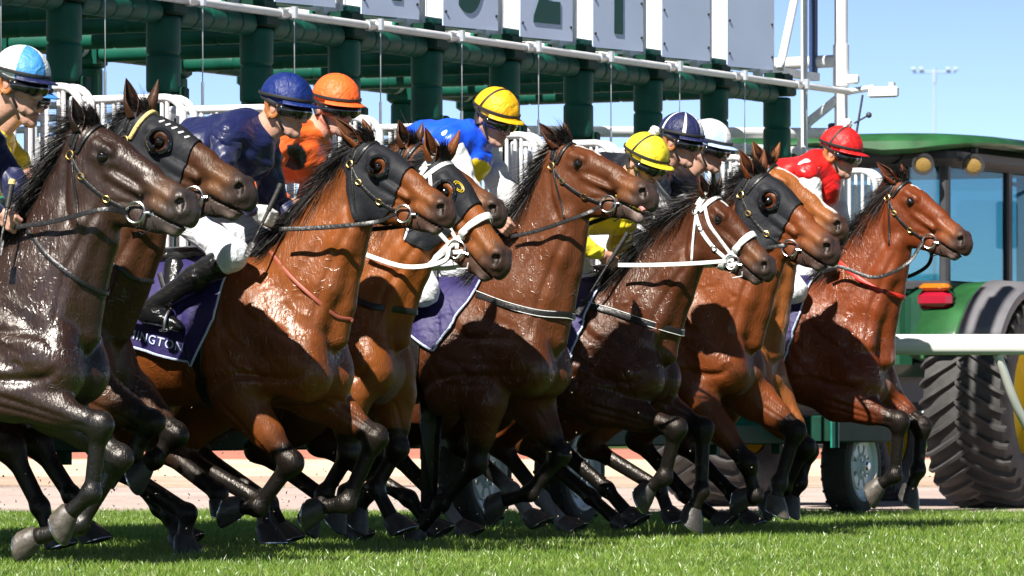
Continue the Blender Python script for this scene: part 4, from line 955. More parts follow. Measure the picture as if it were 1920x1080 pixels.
        for i in range(34):   # skin folds on the shoulder, chest and lower neck
            x = uw-.1+rg.random()*.42; z = zw-.02-rg.random()*hdz*.85; a = rg.random()*1.6-.5+(.7 if rg.random() < .5 else 0); l = .03+rg.random()*.06
            line([(x, z), (x+math.cos(a)*l*.5, z-math.sin(a)*l*.5+.006), (x+math.cos(a)*l, z-math.sin(a)*l)], (-.0035 if i % 2 else .0035), .0085, ymin=.05)
        for key, sd in (('N', -1), ('F', 1)):
            J = [loc(*p, self.s, 0) for p in q[key]]; e, k = J[0], J[1]; d = k-e; n = np.array([d[2], 0, -d[0]])/np.linalg.norm(d)
            for o, dp in ((.026, -.008), (-.020, -.009), (.0, -.004)):
                line([tuple((e+d*t+n*o*(1-t*.5))[[0, 2]]) for t in (.05, .4, .9)], dp, .010, side=sd, ymin=.04)
            f = J[2]; d = f-k; n = np.array([d[2], 0, -d[0]])/np.linalg.norm(d)
            line([tuple((k+d*t-n*.006)[[0, 2]]) for t in (.12, .5, .9)], -.006, .008, side=sd, ymin=.04); line([tuple((k+n*a)[[0, 2]]) for a in (-.04, 0, .04)], -.006, .010, side=sd, ymin=.04)
        return (V+Nn*D[:, None]).astype(np.float32)
    # ---- projection helpers
    def ray_side(self, x, y, sd, off=.006):
        o = v3(self.H(x, y, sd*.5)); t = v3(self.H(x, y, 0)); d = (t-o).normalized()
        h = self.bvh.ray_cast(o, d)
        if h[0] is None or (h[0]-o).length > (t-o).length+.05*self.hs: h = self.bvh.find_nearest(v3(self.H(x, y, sd*.05)))
        n = h[1] if h[1].dot(v3(self.H(0, 0, sd))-v3(self.H(0, 0, 0))) >= 0 or True else -h[1]
        if n.dot(d) > 0: n = -n
        return h[0]+n*off, n
    def ray_ring(self, x, yc, tilt, phi, off=.006):
        dirv = (tilt*math.cos(phi), math.cos(phi), math.sin(phi))
        o = v3(self.H(x+dirv[0]*.4, yc+dirv[1]*.4, dirv[2]*.4)); t = v3(self.H(x, yc, 0)); d = (t-o).normalized()
        h = self.bvh.ray_cast(o, d)
        if h[0] is None: h = self.bvh.find_nearest(o)
        n = h[1] if h[1].dot(d) < 0 else -h[1]
        return h[0]+n*off, n
    def cam_hit(self, px, py, off=.006, last=None):
        tgt = v3(loc(px, py, self.s, 0)); d = (tgt-self.cam).normalized(); h = self.bvh.ray_cast(self.cam, d)
        if h[0] is None or (h[0]-tgt).length > .9:
            h = self.bvh.find_nearest(v3(loc(px, py, self.s, last if last is not None else -.12)))
        n = h[1] if h[1].dot(d) < 0 else -h[1]
        return h[0]+n*off, n
    def strap(self, pts, w, name, mt, t=.004, n=None, parent=None):
        P = [p for p, _ in pts]; Nn = [x for _, x in pts]; m = n or max(6, len(P)*4)
        PP = spline([tuple(p) for p in P], m); NN = spline([tuple(p) for p in Nn], m)
        mb = MB(); mb.tube([Vector(p) for p in PP], 0, w=w, t=t, nrm=[Vector(x).normalized() for x in NN])
        return mb.build(name, mt, parent or self.root, auto=False)
    # ---- bridle
    def head_gear(self):
        q = self.q; hs = self.hs; wh = q.get('white_bridle'); lm = M['white_leather'] if wh else M['leather']
        hood = q.get('hood'); off = .011 if hood else .006; wd = .020 if wh else .016
        if hood: self.hood()
        br = empty('bridle', (0, 0, 0), 0, self.root)
        def side_strap(pts, w, name='cheek_strap'):
            for sd in (-1, 1):
                self.strap([self.ray_side(x, y, sd, off) for x, y in pts], w, name, lm, .005, parent=br)
        side_strap([(-.015, -.03), (-.004, -.09), (.01, -.135), (.09, -.18), (.16, -.203), (.235, -.217), (.325, -.222)], wd)
        side_strap([(.0, -.12), (.06, -.20), (.12, -.29), (.175, -.362)], wd*.6, 'throat_strap')
        P = [self.ray_ring(.02, -.115, .12, a, off) for a in np.linspace(-R(88), R(88), 15)]
        self.strap(P, wd*1.15, 'browband', M['fleece'] if q.get('fleece') else lm, .006 if not q.get('fleece') else .022, 30, br)
        P = [self.ray_ring(-.02, -.10, -.15, a, off) for a in np.linspace(-R(88), R(88), 15)]
        self.strap(P, wd, 'head_strap', lm, .005, 30, br)
        if wh:
            P = [self.ray_ring(.34, -.15, .10, a, off) for a in np.linspace(-R(172), R(172), 30)]
            self.strap(P, .034, 'noseband', M['white_leather'], .009, 60, br)
            side_strap([(.03, -.07), (.12, -.125), (.22, -.15), (.33, -.185), (.37, -.215)], wd*.9)
            side_strap([(.33, -.27), (.37, -.235), (.40, -.20)], wd)
        # bit ring, buckles
        mb = MB()
        for sd in (-1, 1):
            p, n = self.ray_side(.372, -.215, sd, .016); mb.torus(p, n+Vector((0, sd*.8, 0)), .042*hs, .0055, 26, 8)
            e, _ = self.ray_side(.43, -.187, sd, .006); mb.tube([p+(e-p)*.6, e], .007, 8)
        a, b = self.ray_side(.435, -.186, -1, 0)[0], self.ray_side(.435, -.186, 1, 0)[0]; mb.tube([a, b], .008, 8)
        mb.build('bit', M['steel'], br)
        for x, y in ((.0, -.13), (.095, -.182), (.235, -.217)):
            mb = MB(); p, n = self.ray_side(x, y, -1, off+.004); ex_ = v3(self.ex)
            if x < .05: mb.torus(p, n, .018*hs, .0035, 18, 6)
            else:
                pts = []
                for k in range(16):
                    a_ = 2*math.pi*k/16; u_ = ex_-n*ex_.dot(n); u_.normalize(); v_ = n.cross(u_)
                    pts.append(p+u_*math.cos(a_)*.017*hs+v_*math.sin(a_)*.012*hs)
                mb.tube(pts, .0032, 6, closed=True)
            mb.build('buckle', M['steel'] if wh else M['brass'], br)
        # lip cord under the bit
        mb = MB(); p, n = self.ray_side(.40, -.195, -1, .012); p2, _ = self.ray_side(.46, -.21, -1, .014)
        mb.tube([p, v3(self.H(.40, -.27, -.05)), v3(self.H(.43, -.285, -.04)), v3(self.H(.475, -.235, -.05)), p2], .0035, 6)
        mb.build('lip_cord', M['white_leather'] if wh else M['leather'], br)
        self.bridle = br
        # reins
        rp = q.get('rein')
        if rp:
            ring, n = self.ray_side(.338, -.228, -1, .02)
            mt = M['white_leather'] if wh else M['leather']
            pts = [ring]; last = q.get('rein_y', -.14)
            for i, p in enumerate(rp):
                y = -.16+(last+.16)*(i+1)/len(rp); pts.append(v3(loc(*p, self.s, y)))
            pts2 = []
            for p in spline([tuple(p) for p in pts], 24):
                p = Vector(p); h = self.bvh.find_nearest(p)
                if h[0] is not None:
                    n_ = h[1]
                    if (p-h[0]).dot(n_) < .012: 
                        p = Vector(p); rr = self.bvh.ray_cast(Vector((p.x, -1.2, p.z)), Vector((0, 1, 0)))
                        if rr[0] is not None: p = Vector((p.x, rr[0].y-.014, p.z))
                pts2.append(p)
            pts2 = [Vector(p) for p in spline([tuple(p) for p in pts2[::2]], 40)]
            mb = MB(); mb.tube(pts2, 0, w=.021, t=.004, nrm=[Vector((0, -1, 0.25))]*len(pts2)); mb.build('rein', mt, self.root, auto=False)
            far = [Vector((p.x, -p.y*.9, p.z)) for p in pts2]
            mb = MB(); mb.tube(far, 0, w=.021, t=.004, nrm=[Vector((0, 1, 0.25))]*len(far)); mb.build('rein', mt, self.root, auto=False)
        for st in q.get('straps', []):
            pts = [self.cam_hit(x, y, .006) for x, y in st['px']]
            lp = pts[-1][0]; h = self.bvh.ray_cast(Vector((lp.x+1.5, 0, lp.z-.01)), Vector((-1, 0, 0)))
            if h[0] is not None and st.get('wrap', 1) and (h[0]-lp).length < .45:
                pts.append((h[0]+Vector((.006, 0, 0)), Vector((1, 0, 0))))
                for p, n in list(reversed(pts[:-1])):
                    g_ = self.bvh.ray_cast(Vector((p.x, 1.2, p.z)), Vector((0, -1, 0)))
                    if g_[0] is not None: pts.append((g_[0]+Vector((0, .006, 0)), Vector((0, 1, 0))))
            o = self.strap(pts, st.get('w', .03), st.get('name', 'breast_strap'), M[st.get('mat', 'leather')], .006, 70)
            if st.get('edge'):
                for dz in (-1, 1):
                    self.strap([(p+Vector((0, 0, dz*st.get('w', .03)*.42))+n*.003, n) for p, n in pts], .0035, 'piping', M['white_leather'], .004, 70, parent=o)
    def region(self, poly, to2, sel, off, name, mt, hole=None):
        """the horse's own surface inside a convex side-view polygon, lifted off the coat"""
        pts = [np.array(p) for p in poly]
        c = sum(pts)/len(pts); uv = to2(self.V)[:, :2]; keep = sel.copy()
        for i in range(len(pts)):
            a, b = pts[i], pts[(i+1) % len(pts)]; n = np.array([b[1]-a[1], a[0]-b[0]]); n = n/np.linalg.norm(n)
            if n@(c-a) > 0: n = -n
            keep &= (uv-a)@n < .02
        fk = keep[self.F].all(1); Fk = self.F[fk]; used = np.unique(Fk); mp_ = np.full(len(self.V), -1); mp_[used] = np.arange(len(used))
        bm = bmesh.new(); vs = [bm.verts.new(p) for p in self.V[used].tolist()]
        for f in mp_[Fk].tolist():
            try: bm.faces.new([vs[i] for i in f])
            except ValueError: pass
        return bm, pts, c
    def hood(self):
        q = self.q; poly = [(-.075, .05), (.06, .09), (.27, .06), (.30, -.22), (.27, -.33), (.16, -.365), (-.11, -.09)]
        bm, pts, c = self.region(poly, lambda V: self.toH(V), np.abs(self.hv[:, 2]) < .14, 0, 'hood', None)
        for i in range(len(pts)):
            a, b = pts[i], pts[(i+1) % len(pts)]; n = np.array([b[1]-a[1], a[0]-b[0]])
            if n@(c-a) > 0: n = -n
            co = v3(self.H(a[0], a[1])); nn = v3(self.H(a[0]+n[0], a[1]+n[1]))-co
            bmesh.ops.bisect_plane(bm, geom=bm.verts[:]+bm.edges[:]+bm.faces[:], plane_co=co, plane_no=nn.normalized(), clear_outer=True)
        bm.normal_update()
        eyes = [v3(self.H(.147, -.068, y*.09)) for y in (-1, 1)]
        dl = [f for f in bm.faces if min(math.hypot((f.calc_center_median()-e).dot(v3(self.ex)), (f.calc_center_median()-e).dot(v3(self.ey)))+max(0, (f.calc_center_median()-e).length-.08) for e in eyes) < .047*self.hs]
        bmesh.ops.delete(bm, geom=dl, context='FACES')
        bm.normal_update()
        for v in bm.verts: v.co += v.normal*.0055
        me = bpy.data.meshes.new('hood'); bm.to_mesh(me); bm.free()
        me.polygons.foreach_set('use_smooth', np.full(len(me.polygons), True, bool)); me.materials.append(M['hood'])
        o = bpy.data.objects.new('hood', me); COL.objects.link(o); o.parent = self.root
        so = o.modifiers.new('thick', 'SOLIDIFY'); so.thickness = .003; so.offset = 1
        for y in (-1, 1):
            mb = MB(); e, n_ = self.ray_side(.147, -.070, y, .004); n = Vector((.20, y, .22)).normalized()
            e = e+n*.015
            mb.torus(e, n, .052*self.hs, .0085, 34, 8); mb.torus(e-n*.012, n, .054*self.hs, .009, 34, 6); mb.torus(e+n*.007, n, .047*self.hs, .004, 34, 6)
            bk = v3(-self.ex)*.8+v3(-self.ey)*.75; bk = (bk-n*bk.dot(n)).normalized()
            prof = [(.055*self.hs, 0), (.057*self.hs, .014), (.050*self.hs, .030), (.034*self.hs, .043), (.028*self.hs, .044), (.046*self.hs, .028), (.052*self.hs, .012)]
            mb.lathe(prof, e, n, 20, -R(70), R(70), up=bk)
            mb.build('eye_cup', M['goggle'], o)
        if q.get('badge'):
            mb = MB(); p, n = self.ray_ring(.17, -.09, 0, -R(34), .010)
            ex_ = v3(self.ex); u_ = (ex_-n*ex_.dot(n)).normalized(); v_ = n.cross(u_)
            for rr in (.024, .016): mb.tube([p+u_*math.cos(a)*rr*1.3+v_*math.sin(a)*rr*.8 for a in np.linspace(0, 2*math.pi, 22, endpoint=False)], .002, 6, closed=True)
            mb.build('badge', M['yellowpaint'], o)
        if q.get('hood_marks'):
            mb = MB()
            for i in range(5):
                x = .10+.032*i; p, n = self.ray_ring(x, -.07, 0, -R(38), .0125)
                p2, n2 = self.ray_ring(x+.012, -.07, 0, -R(24), .0125)
                mb.tube([p, p2], 0, w=.010, t=.002, nrm=[n, n2])
            mb.build('hood_mark', M['white_leather'], o, auto=False)
        # seams
        mb = MB(); pts = [self.ray_ring(x, -.07, 0, -R(12), .010)[0] for x in np.linspace(.0, .26, 8)]
        mb.tube([Vector(p) for p in spline([tuple(p) for p in pts], 20)], .0022, 6); mb.build('seam', M['leather'], o)
    def mane(self):
        cr = self.cr; rng = np.random.default_rng(int(self.q['poll'][0])); hs = self.hs
        base = [self.H(.06, .0), self.H(-.015, .0)]+[c.copy() for c in cr[1:]]
        C = spline(base, 60); Vs = []; Fs = []
        ln = self.q.get('mane', .20); NC = self.q.get('nc', 190)
        for c_ in range(NC):
            t0 = .06+.94*(c_+rng.random())/NC; rl = .45+.55*min(1, (t0-.04)*4); cl = rng.normal(size=3)
            Lc = ln*(.75+.35*rng.random())*rl
            for i in range(22):
                t = min(.999, max(0.02, t0+rng.normal()*.006)); k = t*58; j = int(k); f = k-j; p = C[j]*(1-f)+C[j+1]*f
                T = C[j+1]-C[j]; T /= np.linalg.norm(T); up = np.array([-T[2], 0, T[0]])
                if up[2] < 0: up = -up
                p = p-up*.020+np.array([0, rng.normal()*.012-.004, 0])
                L = Lc*(.8+.3*rng.random())
                wild = self.q.get('wild', .35)
                d = T*(.75+.12*cl[0]+.06*rng.normal())+up*(.38*wild/.35+.16*cl[1]+.07*rng.normal())+np.array([-.1, cl[2]*.12-.12+rng.normal()*.05, 0]); d /= np.linalg.norm(d)
                side = np.cross(d, rng.normal(size=3)); side /= np.linalg.norm(side); w = .0014+.0011*rng.random()
                cv = np.array([.0, -.03+.02*cl[2], -.10+.03*cl[1]])+rng.normal(size=3)*.022+T*.08*wild; n0 = len(Vs); S = 7
                for a in range(S):
                    x = a/(S-1); pp = p+d*L*x+cv*x*x*L*5; ww = w*(1-x*.8)
                    Vs += [pp-side*ww, pp+side*ww]
                for a in range(S-1): Fs.append((n0+2*a, n0+2*a+1, n0+2*a+3, n0+2*a+2))
        fl_ = self.q.get('forelock', .075)
        for i in range(0 if self.q.get('hood') else 130):
            p = self.H(-.01+rng.random()*.03, -.01, rng.normal()*.014); L = fl_*(.5+rng.random())
            d = self.ex*(.9+.15*rng.normal())+self.ey*(.12+.08*rng.normal())+np.array([0, rng.normal()*.2-.1, 0]); d /= np.linalg.norm(d)
            side = np.cross(d, rng.normal(size=3)); side /= np.linalg.norm(side); n0 = len(Vs)
            for a in range(5):
                x = a/4; pp = p+d*L*x-self.ey*.03*x*x; ww = .003*(1-x*.8); Vs += [pp-side*ww, pp+side*ww]
            for a in range(4): Fs.append((n0+2*a, n0+2*a+1, n0+2*a+3, n0+2*a+2))
        mesh_np('mane', Vs, Fs, M['hair'], self.root)
    def tail(self):
        rng = np.random.default_rng(int(self.q['poll'][0])+1); W = self.W; Vs = []; Fs = []
        for i in range(260):
            p = np.array([W[0]-1.36, rng.normal()*.02, W[2]-.24]); L = .55+.35*rng.random(); n0 = len(Vs)
            d = np.array([-.8, rng.normal()*.12, .1+rng.normal()*.12])
            for a in range(8):
                x = a/7; pp = p+d*L*x*.8+np.array([0, rng.normal()*.003, -.65*x*x*L]); ww = .006*(1-x*.7)
                Vs += [pp-np.array([0, ww, ww]), pp+np.array([0, ww, ww])]
            for a in range(7): Fs.append((n0+2*a, n0+2*a+1, n0+2*a+3, n0+2*a+2))
        mesh_np('tail', Vs, Fs, M['hair'], self.root)
    def cloth(self):
        W = self.W; uw, zw = W[0], W[2]; q = self.q
        if 'cloth_px' in q:
            poly = [(p[0], p[2]) for p in (loc(*x, self.s, -.24) for x in q['cloth_px'])]
        else: poly = [(uw-.08, zw+.1), (uw-.16, zw-.46), (uw-.62, zw-.42), (uw-.66, zw+.1)]
        bm, pts, c = self.region(poly, lambda V: V[:, [0, 2]], self.V[:, 2] > zw-.62, 0, 'cloth', None)
        for i in range(len(pts)):
            a, b = pts[i], pts[(i+1) % len(pts)]; n = np.array([b[1]-a[1], a[0]-b[0]])
            if n@(c-a) > 0: n = -n
            bmesh.ops.bisect_plane(bm, geom=bm.verts[:]+bm.edges[:]+bm.faces[:], plane_co=Vector((a[0], 0, a[1])), plane_no=Vector((n[0], 0, n[1])).normalized(), clear_outer=True)
        bm.normal_update()
        for v in bm.verts:
            f = max(0, min(1, (zw-v.co.z)/.45)); v.co += v.normal*(.014+.012*f+.006*f*math.sin(v.co.x*38+v.co.z*9))
        me = bpy.data.meshes.new('saddle_cloth'); bm.to_mesh(me)
        bord = [e for e in bm.edges if e.is_boundary]; mb = MB()
        for e in bord:
            a, b = e.verts[0].co, e.verts[1].co
            mb.tube([a, b], .0055, 5, cap=False)
        bm.free()
        me.polygons.foreach_set('use_smooth', np.full(len(me.polygons), True, bool)); me.materials.append(M['purple'])
        o = bpy.data.objects.new('saddle_cloth', me); COL.objects.link(o); o.parent = self.root
        so = o.modifiers.new('thick', 'SOLIDIFY'); so.thickness = .006; so.offset = -1
        mb.build('piping', M['piping'], o)
        F = Field(); u0, z0 = uw-.40, zw+.0
        F.cap((u0-.16, 0, z0+.02), (u0+.18, 0, z0+.035), .05, .045, 1.5, .04)
        for y in (-1, 1): F.cap((u0+.05, y*.12, z0-.02), (u0+.08, y*.245, z0-.26), .05, .035, .5, .04)
        V, Fq = F.build(.012); mesh_np('saddle', V, Fq, M['boot'], self.root)
        # girth
        pts = []
        for a in np.linspace(-R(155), R(155), 26):
            cc = Vector((uw-.17, 0, zw-.35)); d = Vector((0, math.sin(a), -math.cos(a))); h = self.bvh.ray_cast(cc+d*.9, -d)
            if h[0] is not None:
                n = h[1] if h[1].dot(d) > 0 else -h[1]; pts.append((h[0]+n*.008, n))
        if len(pts) > 4:
            self.strap(pts, .085, 'girth', M['red_strap'] if q.get('red_girth') else M['leather'], .008, 50)
            if q.get('red_girth'): self.strap([(p+n*.004, n) for p, n in pts], .035, 'girth_lining', M['hood'], .006, 50)
        self.cloth_o = o
        if q.get('lettering'):
            cu = bpy.data.curves.new('lettering', 'FONT'); cu.body = 'FLEMINGTON'; cu.size = .098; cu.space_character = 1.12; cu.extrude = .001
            cu.resolution_u = 3
            t = bpy.data.objects.new('tmp', cu); COL.objects.link(t); dg = bpy.context.evaluated_depsgraph_get()
            tm = bpy.data.meshes.new_from_object(t.evaluated_get(dg)); bpy.data.objects.remove(t)
            P0, P1 = loc(*q['lettering'][0], self.s, -.26), loc(*q['lettering'][1], self.s, -.26)
            xs = [v.co.x for v in tm.vertices]; w = max(xs); d = (P1-P0)/w
            nrm = np.array([-d[2], 0, d[0]])/np.linalg.norm(d); up = nrm*np.linalg.norm(d)*1.0
            cb = BVHTree.FromPolygons([tuple(v.co) for v in me.vertices], [tuple(p.vertices) for p in me.polygons])
            for v in tm.vertices:
                p = P0+d*v.co.x+up*v.co.y; h = cb.ray_cast(Vector((p[0], -1.5, p[2])), Vector((0, 1, 0)))
                y = h[0].y if h[0] is not None else -.27
                v.co = (p[0], y-.004-(.002 if v.co.z > 0 else 0), p[2])
            tm.materials.append(M['piping']); lo = bpy.data.objects.new('lettering', tm); COL.objects.link(lo); lo.parent = o
    def hooves(self):
        for f, h, y, key in self.legjoints:
            d = (h-f); d = d/np.linalg.norm(d); dv = v3(d)
            # the toe points forward of the pastern axis
            top = v3(h)-dv*.035; tilt = Vector((0, 1, 0)).cross(dv); toe = tilt if tilt.dot(Vector((1, 0, 0))) > 0 else -tilt
            if key in 'NF' and dv.x < 0: toe = Vector((0, 1, 0)).cross(dv); toe = toe if toe.z < 0 and toe.x < .9 else -toe
            mb = MB(); n = 18; rings = []
            for k, (hh, r, sh) in enumerate(((-.012, .037, 0), (.0, .045, 0), (.035, .055, .012), (.078, .066, .028), (.083, .061, .028))):
                rings.append([top+dv*hh+toe*(sh+math.cos(a)*r*1.08)+Vector((0, 1, 0))*math.sin(a)*r*.95 + dv*(.012*math.cos(a) if k > 2 else 0) for a in np.linspace(0, 2*math.pi, n, endpoint=False)])
            vs = [p for g in rings for p in g]; fs = [(i*n+j, i*n+(j+1) % n, (i+1)*n+(j+1) % n, (i+1)*n+j) for i in range(4) for j in range(n)]
            fs += [tuple(range(n-1, -1, -1)), tuple(range(4*n, 5*n))]; mb.add(vs, fs)
            hm = M['hoof_pale'] if self.q.get('sock_'+key) or key in self.q.get('pale', '') else M['hoof']
            ho = mb.build('hoof', hm, self.root)
            sb = MB(); cc = top+dv*.083+toe*.026
            sb.tube([cc+toe*math.cos(a)*.061+Vector((0, 1, 0))*math.sin(a)*.055+dv*.012*math.cos(a) for a in np.linspace(-R(140), R(140), 18)], 0, w=.016, t=.008, nrm=[dv]*18)
            sb.build('horseshoe', M['steel'], ho)

HORSES = [
 dict(s=-3.5, poll=(172,238), nose=(376,392), yaw=-3, earN=(136,182), earF=(166,194), coat=(.027,.0115,.0068), darkmix=.5, wet=1, label='dark wet brown racehorse with a plain black bridle, leftmost and nearest of the field',
   crest=[(160,240),(108,330),(40,430),(-45,505)], front=[(212,405),(208,465),(190,545),(188,645)], cb=(150,760),
   N=[(20,740),(188,797),(172,925),(118,972)], F=[(100,765),(225,858),(150,985),(52,1012)], rein=[(190,393),(100,415),(15,428)], mane=.19, wild=.9, nc=300, chin=.7, pale='NF',
   straps=[dict(px=[(50,430),(90,480),(140,520),(182,545)], w=.02)]),
 dict(s=-2.5, poll=(272,212), nose=(474,362), yaw=3, earN=(236,146), earF=(296,148), coat=(.060,.022,.0095), hood=True, fleece=True, hood_marks=True, cloth=False, label='brown racehorse in a black blinker hood with a yellow brow fleece',
   crest=[(256,228),(215,300),(150,395),(85,470)], front=[(303,420),(292,480),(268,550),(240,640)], cb=(195,745),
   N=[(190,750),(285,792),(250,850),(214,868)], F=[(250,750),(330,815),(290,862),(262,880)], hind={'n': [(20,840),(75,950),(100,1010)], 'f': [(70,830),(135,930),(165,1000)]},
   rein=[(330,395),(230,425)], straps=[dict(px=[(203,492),(225,505),(250,522)], w=.022)]),
 dict(s=-1.5, poll=(692,266), nose=(858,400), yaw=-4, earN=(626,220), earF=(678,221), coat=(.185,.051,.011), hood=True, label='bright bay racehorse in a black blinker hood and black rein, under the dark blue cap',
   crest=[(672,280),(612,345),(548,420),(480,492)], front=[(680,430),(664,510),(655,590),(650,650)], cb=(590,758),
   N=[(450,752),(546,868),(484,952),(438,950)], F=[(590,740),(705,820),(650,945),(592,952)], hind={'n': [(204,868),(352,962),(345,1022)], 'f': [(300,838),(410,925),(412,952)]},
   rein=[(700,417),(600,427),(512,430)], rein_y=-.22, mane=.20,
   cloth_px=[(455,440),(452,500),(406,600),(400,690),(225,642),(262,440)], lettering=[(206,622),(343,660)],
   straps=[dict(px=[(508,472),(545,518),(590,560),(630,592),(656,598)], w=.016, mat='tan_strap')]),
 dict(s=-.5, poll=(832,300), nose=(958,500), yaw=-4, earN=(797,238), earF=(862,242), coat=(.215,.060,.011), hood=True, badge=True, white_bridle=True, cloth=False, label='bay racehorse wearing a white bridle over a black hood with a yellow badge',
   crest=[(806,310),(745,375),(672,440),(605,500)], front=[(808,462),(788,525),(768,590),(766,650)], cb=(712,745),
   N=[(650,745),(655,850),(610,925),(580,965)], F=[(735,745),(745,840),(705,915),(742,985)], rein=[(830,490),(760,500),(675,474)],
   straps=[dict(px=[(662,560),(700,575),(748,580)], w=.03)]),
 dict(s=.5, poll=(776,270), nose=(944,400), yaw=3, earN=(747,224), earF=(792,228), coat=(.10,.032,.010), cloth=False, label='brown racehorse mostly hidden behind the hooded one with white bridle, ears and muzzle showing',
   crest=[(756,285),(700,350),(655,420),(612,500)], front=[(818,418),(786,500),(760,580),(752,640)], cb=(712,740),
   N=[(690,745),(712,850),(650,925),(628,962)], F=[(720,745),(738,842),(690,925),(668,965)], rein=[(860,430),(760,450)]),
 dict(s=1.5, poll=(1062,268), nose=(1240,368), yaw=-6, earN=(1010,230), earF=(1056,228), coat=(.105,.031,.010), blaze=.22, mouth=.02, label='brown racehorse with raised head and open mouth showing its tongue, mid field',
   crest=[(1042,285),(988,375),(938,465),(872,540)], front=[(1090,438),(1080,520),(1068,590),(1063,650)], cb=(985,748),
   N=[(908,755),(893,870),(828,945),(778,1000)], F=[(1000,760),(1050,852),(994,925),(930,942)], rein=[(1100,400),(1010,432),(950,445)], mane=.20,
   cloth_px=[(905,455),(888,512),(815,660),(765,625),(735,560),(735,455)],
   straps=[dict(px=[(895,552),(950,572),(1010,587),(1060,590)], w=.035, edge=True)]),
 dict(s=2.5, poll=(1338,366), nose=(1455,508), yaw=-3, earN=(1312,326), earF=(1352,330), coat=(.070,.020,.0075), white_bridle=True, blaze=.12, label='dark brown racehorse without a hood in a white bridle and white rein',
   crest=[(1318,372),(1245,425),(1185,492),(1110,540)], front=[(1300,512),(1284,570),(1268,630),(1268,680)], cb=(1205,745),
   N=[(1125,760),(1268,803),(1246,895),(1208,922)], F=[(1215,755),(1318,803),(1316,920),(1294,965)], cloth_px=[(1108,455),(1099,540),(1066,705),(960,680),(960,455)], rein=[(1300,494),(1220,497),(1150,497)], rein_y=-.2, mane=.2, sock_n=(.30,.29,.30), sock_f=(.30,.29,.30),
   straps=[dict(px=[(1090,570),(1150,585),(1210,605),(1264,620)], w=.035, edge=True)]),
 dict(s=3.5, poll=(1426,328), nose=(1577,474), yaw=-3, earN=(1386,280), earF=(1432,279), coat=(.165,.041,.010), hood=True, label='reddish bay racehorse in a black blinker hood in front of the chestnut one',
   crest=[(1408,340),(1366,385),(1330,450),(1285,520)], front=[(1462,492),(1447,545),(1436,600),(1428,655)], cb=(1388,738),
   N=[(1300,745),(1402,868),(1416,930),(1392,932)], F=[(1415,748),(1492,808),(1462,905),(1452,945)], rein=[(1470,460),(1400,470),(1330,470)], sock_n=(.32,.31,.32), sock_F=(.32,.31,.32), armdark=.1, black0=.7),
 dict(s=4.5, poll=(1444,306), nose=(1586,430), yaw=4, earN=(1411,264), earF=(1462,266), coat=(.28,.088,.021), blaze=.5, bw=.020, cloth=False, label='light chestnut racehorse with a long white blaze behind the hooded reddish bay',
   crest=[(1428,316),(1400,380),(1372,450),(1335,515)], front=[(1486,478),(1476,560),(1470,620),(1468,675)], cb=(1440,740),
   N=[(1415,745),(1510,838),(1470,915),(1440,938)], F=[(1450,750),(1516,845),(1500,905),(1480,940)], rein=[(1500,440),(1420,470)]),
 dict(s=5.5, poll=(1694,338), nose=(1826,458), yaw=-5, earN=(1643,304), earF=(1689,307), coat=(.160,.033,.008), blaze=.13, red_girth=True, label='glossy red bay racehorse with a red breast strap in front of the green tractor',
   crest=[(1678,348),(1628,405),(1582,470),(1528,535)], front=[(1694,490),(1684,560),(1672,625),(1678,690)], cb=(1630,752),
   N=[(1570,752),(1686,790),(1678,892),(1640,915)], F=[(1650,745),(1728,800),(1722,882),(1702,925)], cloth_px=[(1518,500),(1497,590),(1490,695),(1400,690),(1400,500)], rein=[(1700,495),(1640,520),(1575,500),(1545,505)], rein_y=-.2, mane=.18, pale='N',
   straps=[dict(px=[(1572,490),(1610,522),(1650,545),(1684,554)], w=.024, mat='red_strap')]),
]

# ------------------------------------------------------------------ jockeys
BUILT = {}
for q in HORSES: BUILT[q['s']] = Horse(q)

def ik(a, b, l1, l2, bend):
    a, b = np.array(a), np.array(b); d = b-a; L = np.linalg.norm(d); L2 = min(L, (l1+l2)*.995)
    x = (l1*l1-l2*l2+L2*L2)/(2*L2); h = math.sqrt(max(0, l1*l1-x*x)); u = d/L; n = np.array(bend, float); n -= u*(n@u); n /= np.linalg.norm(n)
    return a+u*x*(L/L2 if L > L2 else 1)+n*h

def silk_noise(amp, fr, seed):
    r = np.random.default_rng(seed); ph = r.random((6, 4))*6.28; kx = r.normal(size=(6, 3))*fr
    def f(X, Y, Z):
        o = 0
        for i in range(6): o = o+np.sin(X*kx[i, 0]+Y*kx[i, 1]+Z*kx[i, 2]+ph[i, 0]+1.3*np.sin(X*kx[i, 2]*.6+Z*kx[i, 0]*.7+ph[i, 1]))
        return o*amp/2.2
    return f

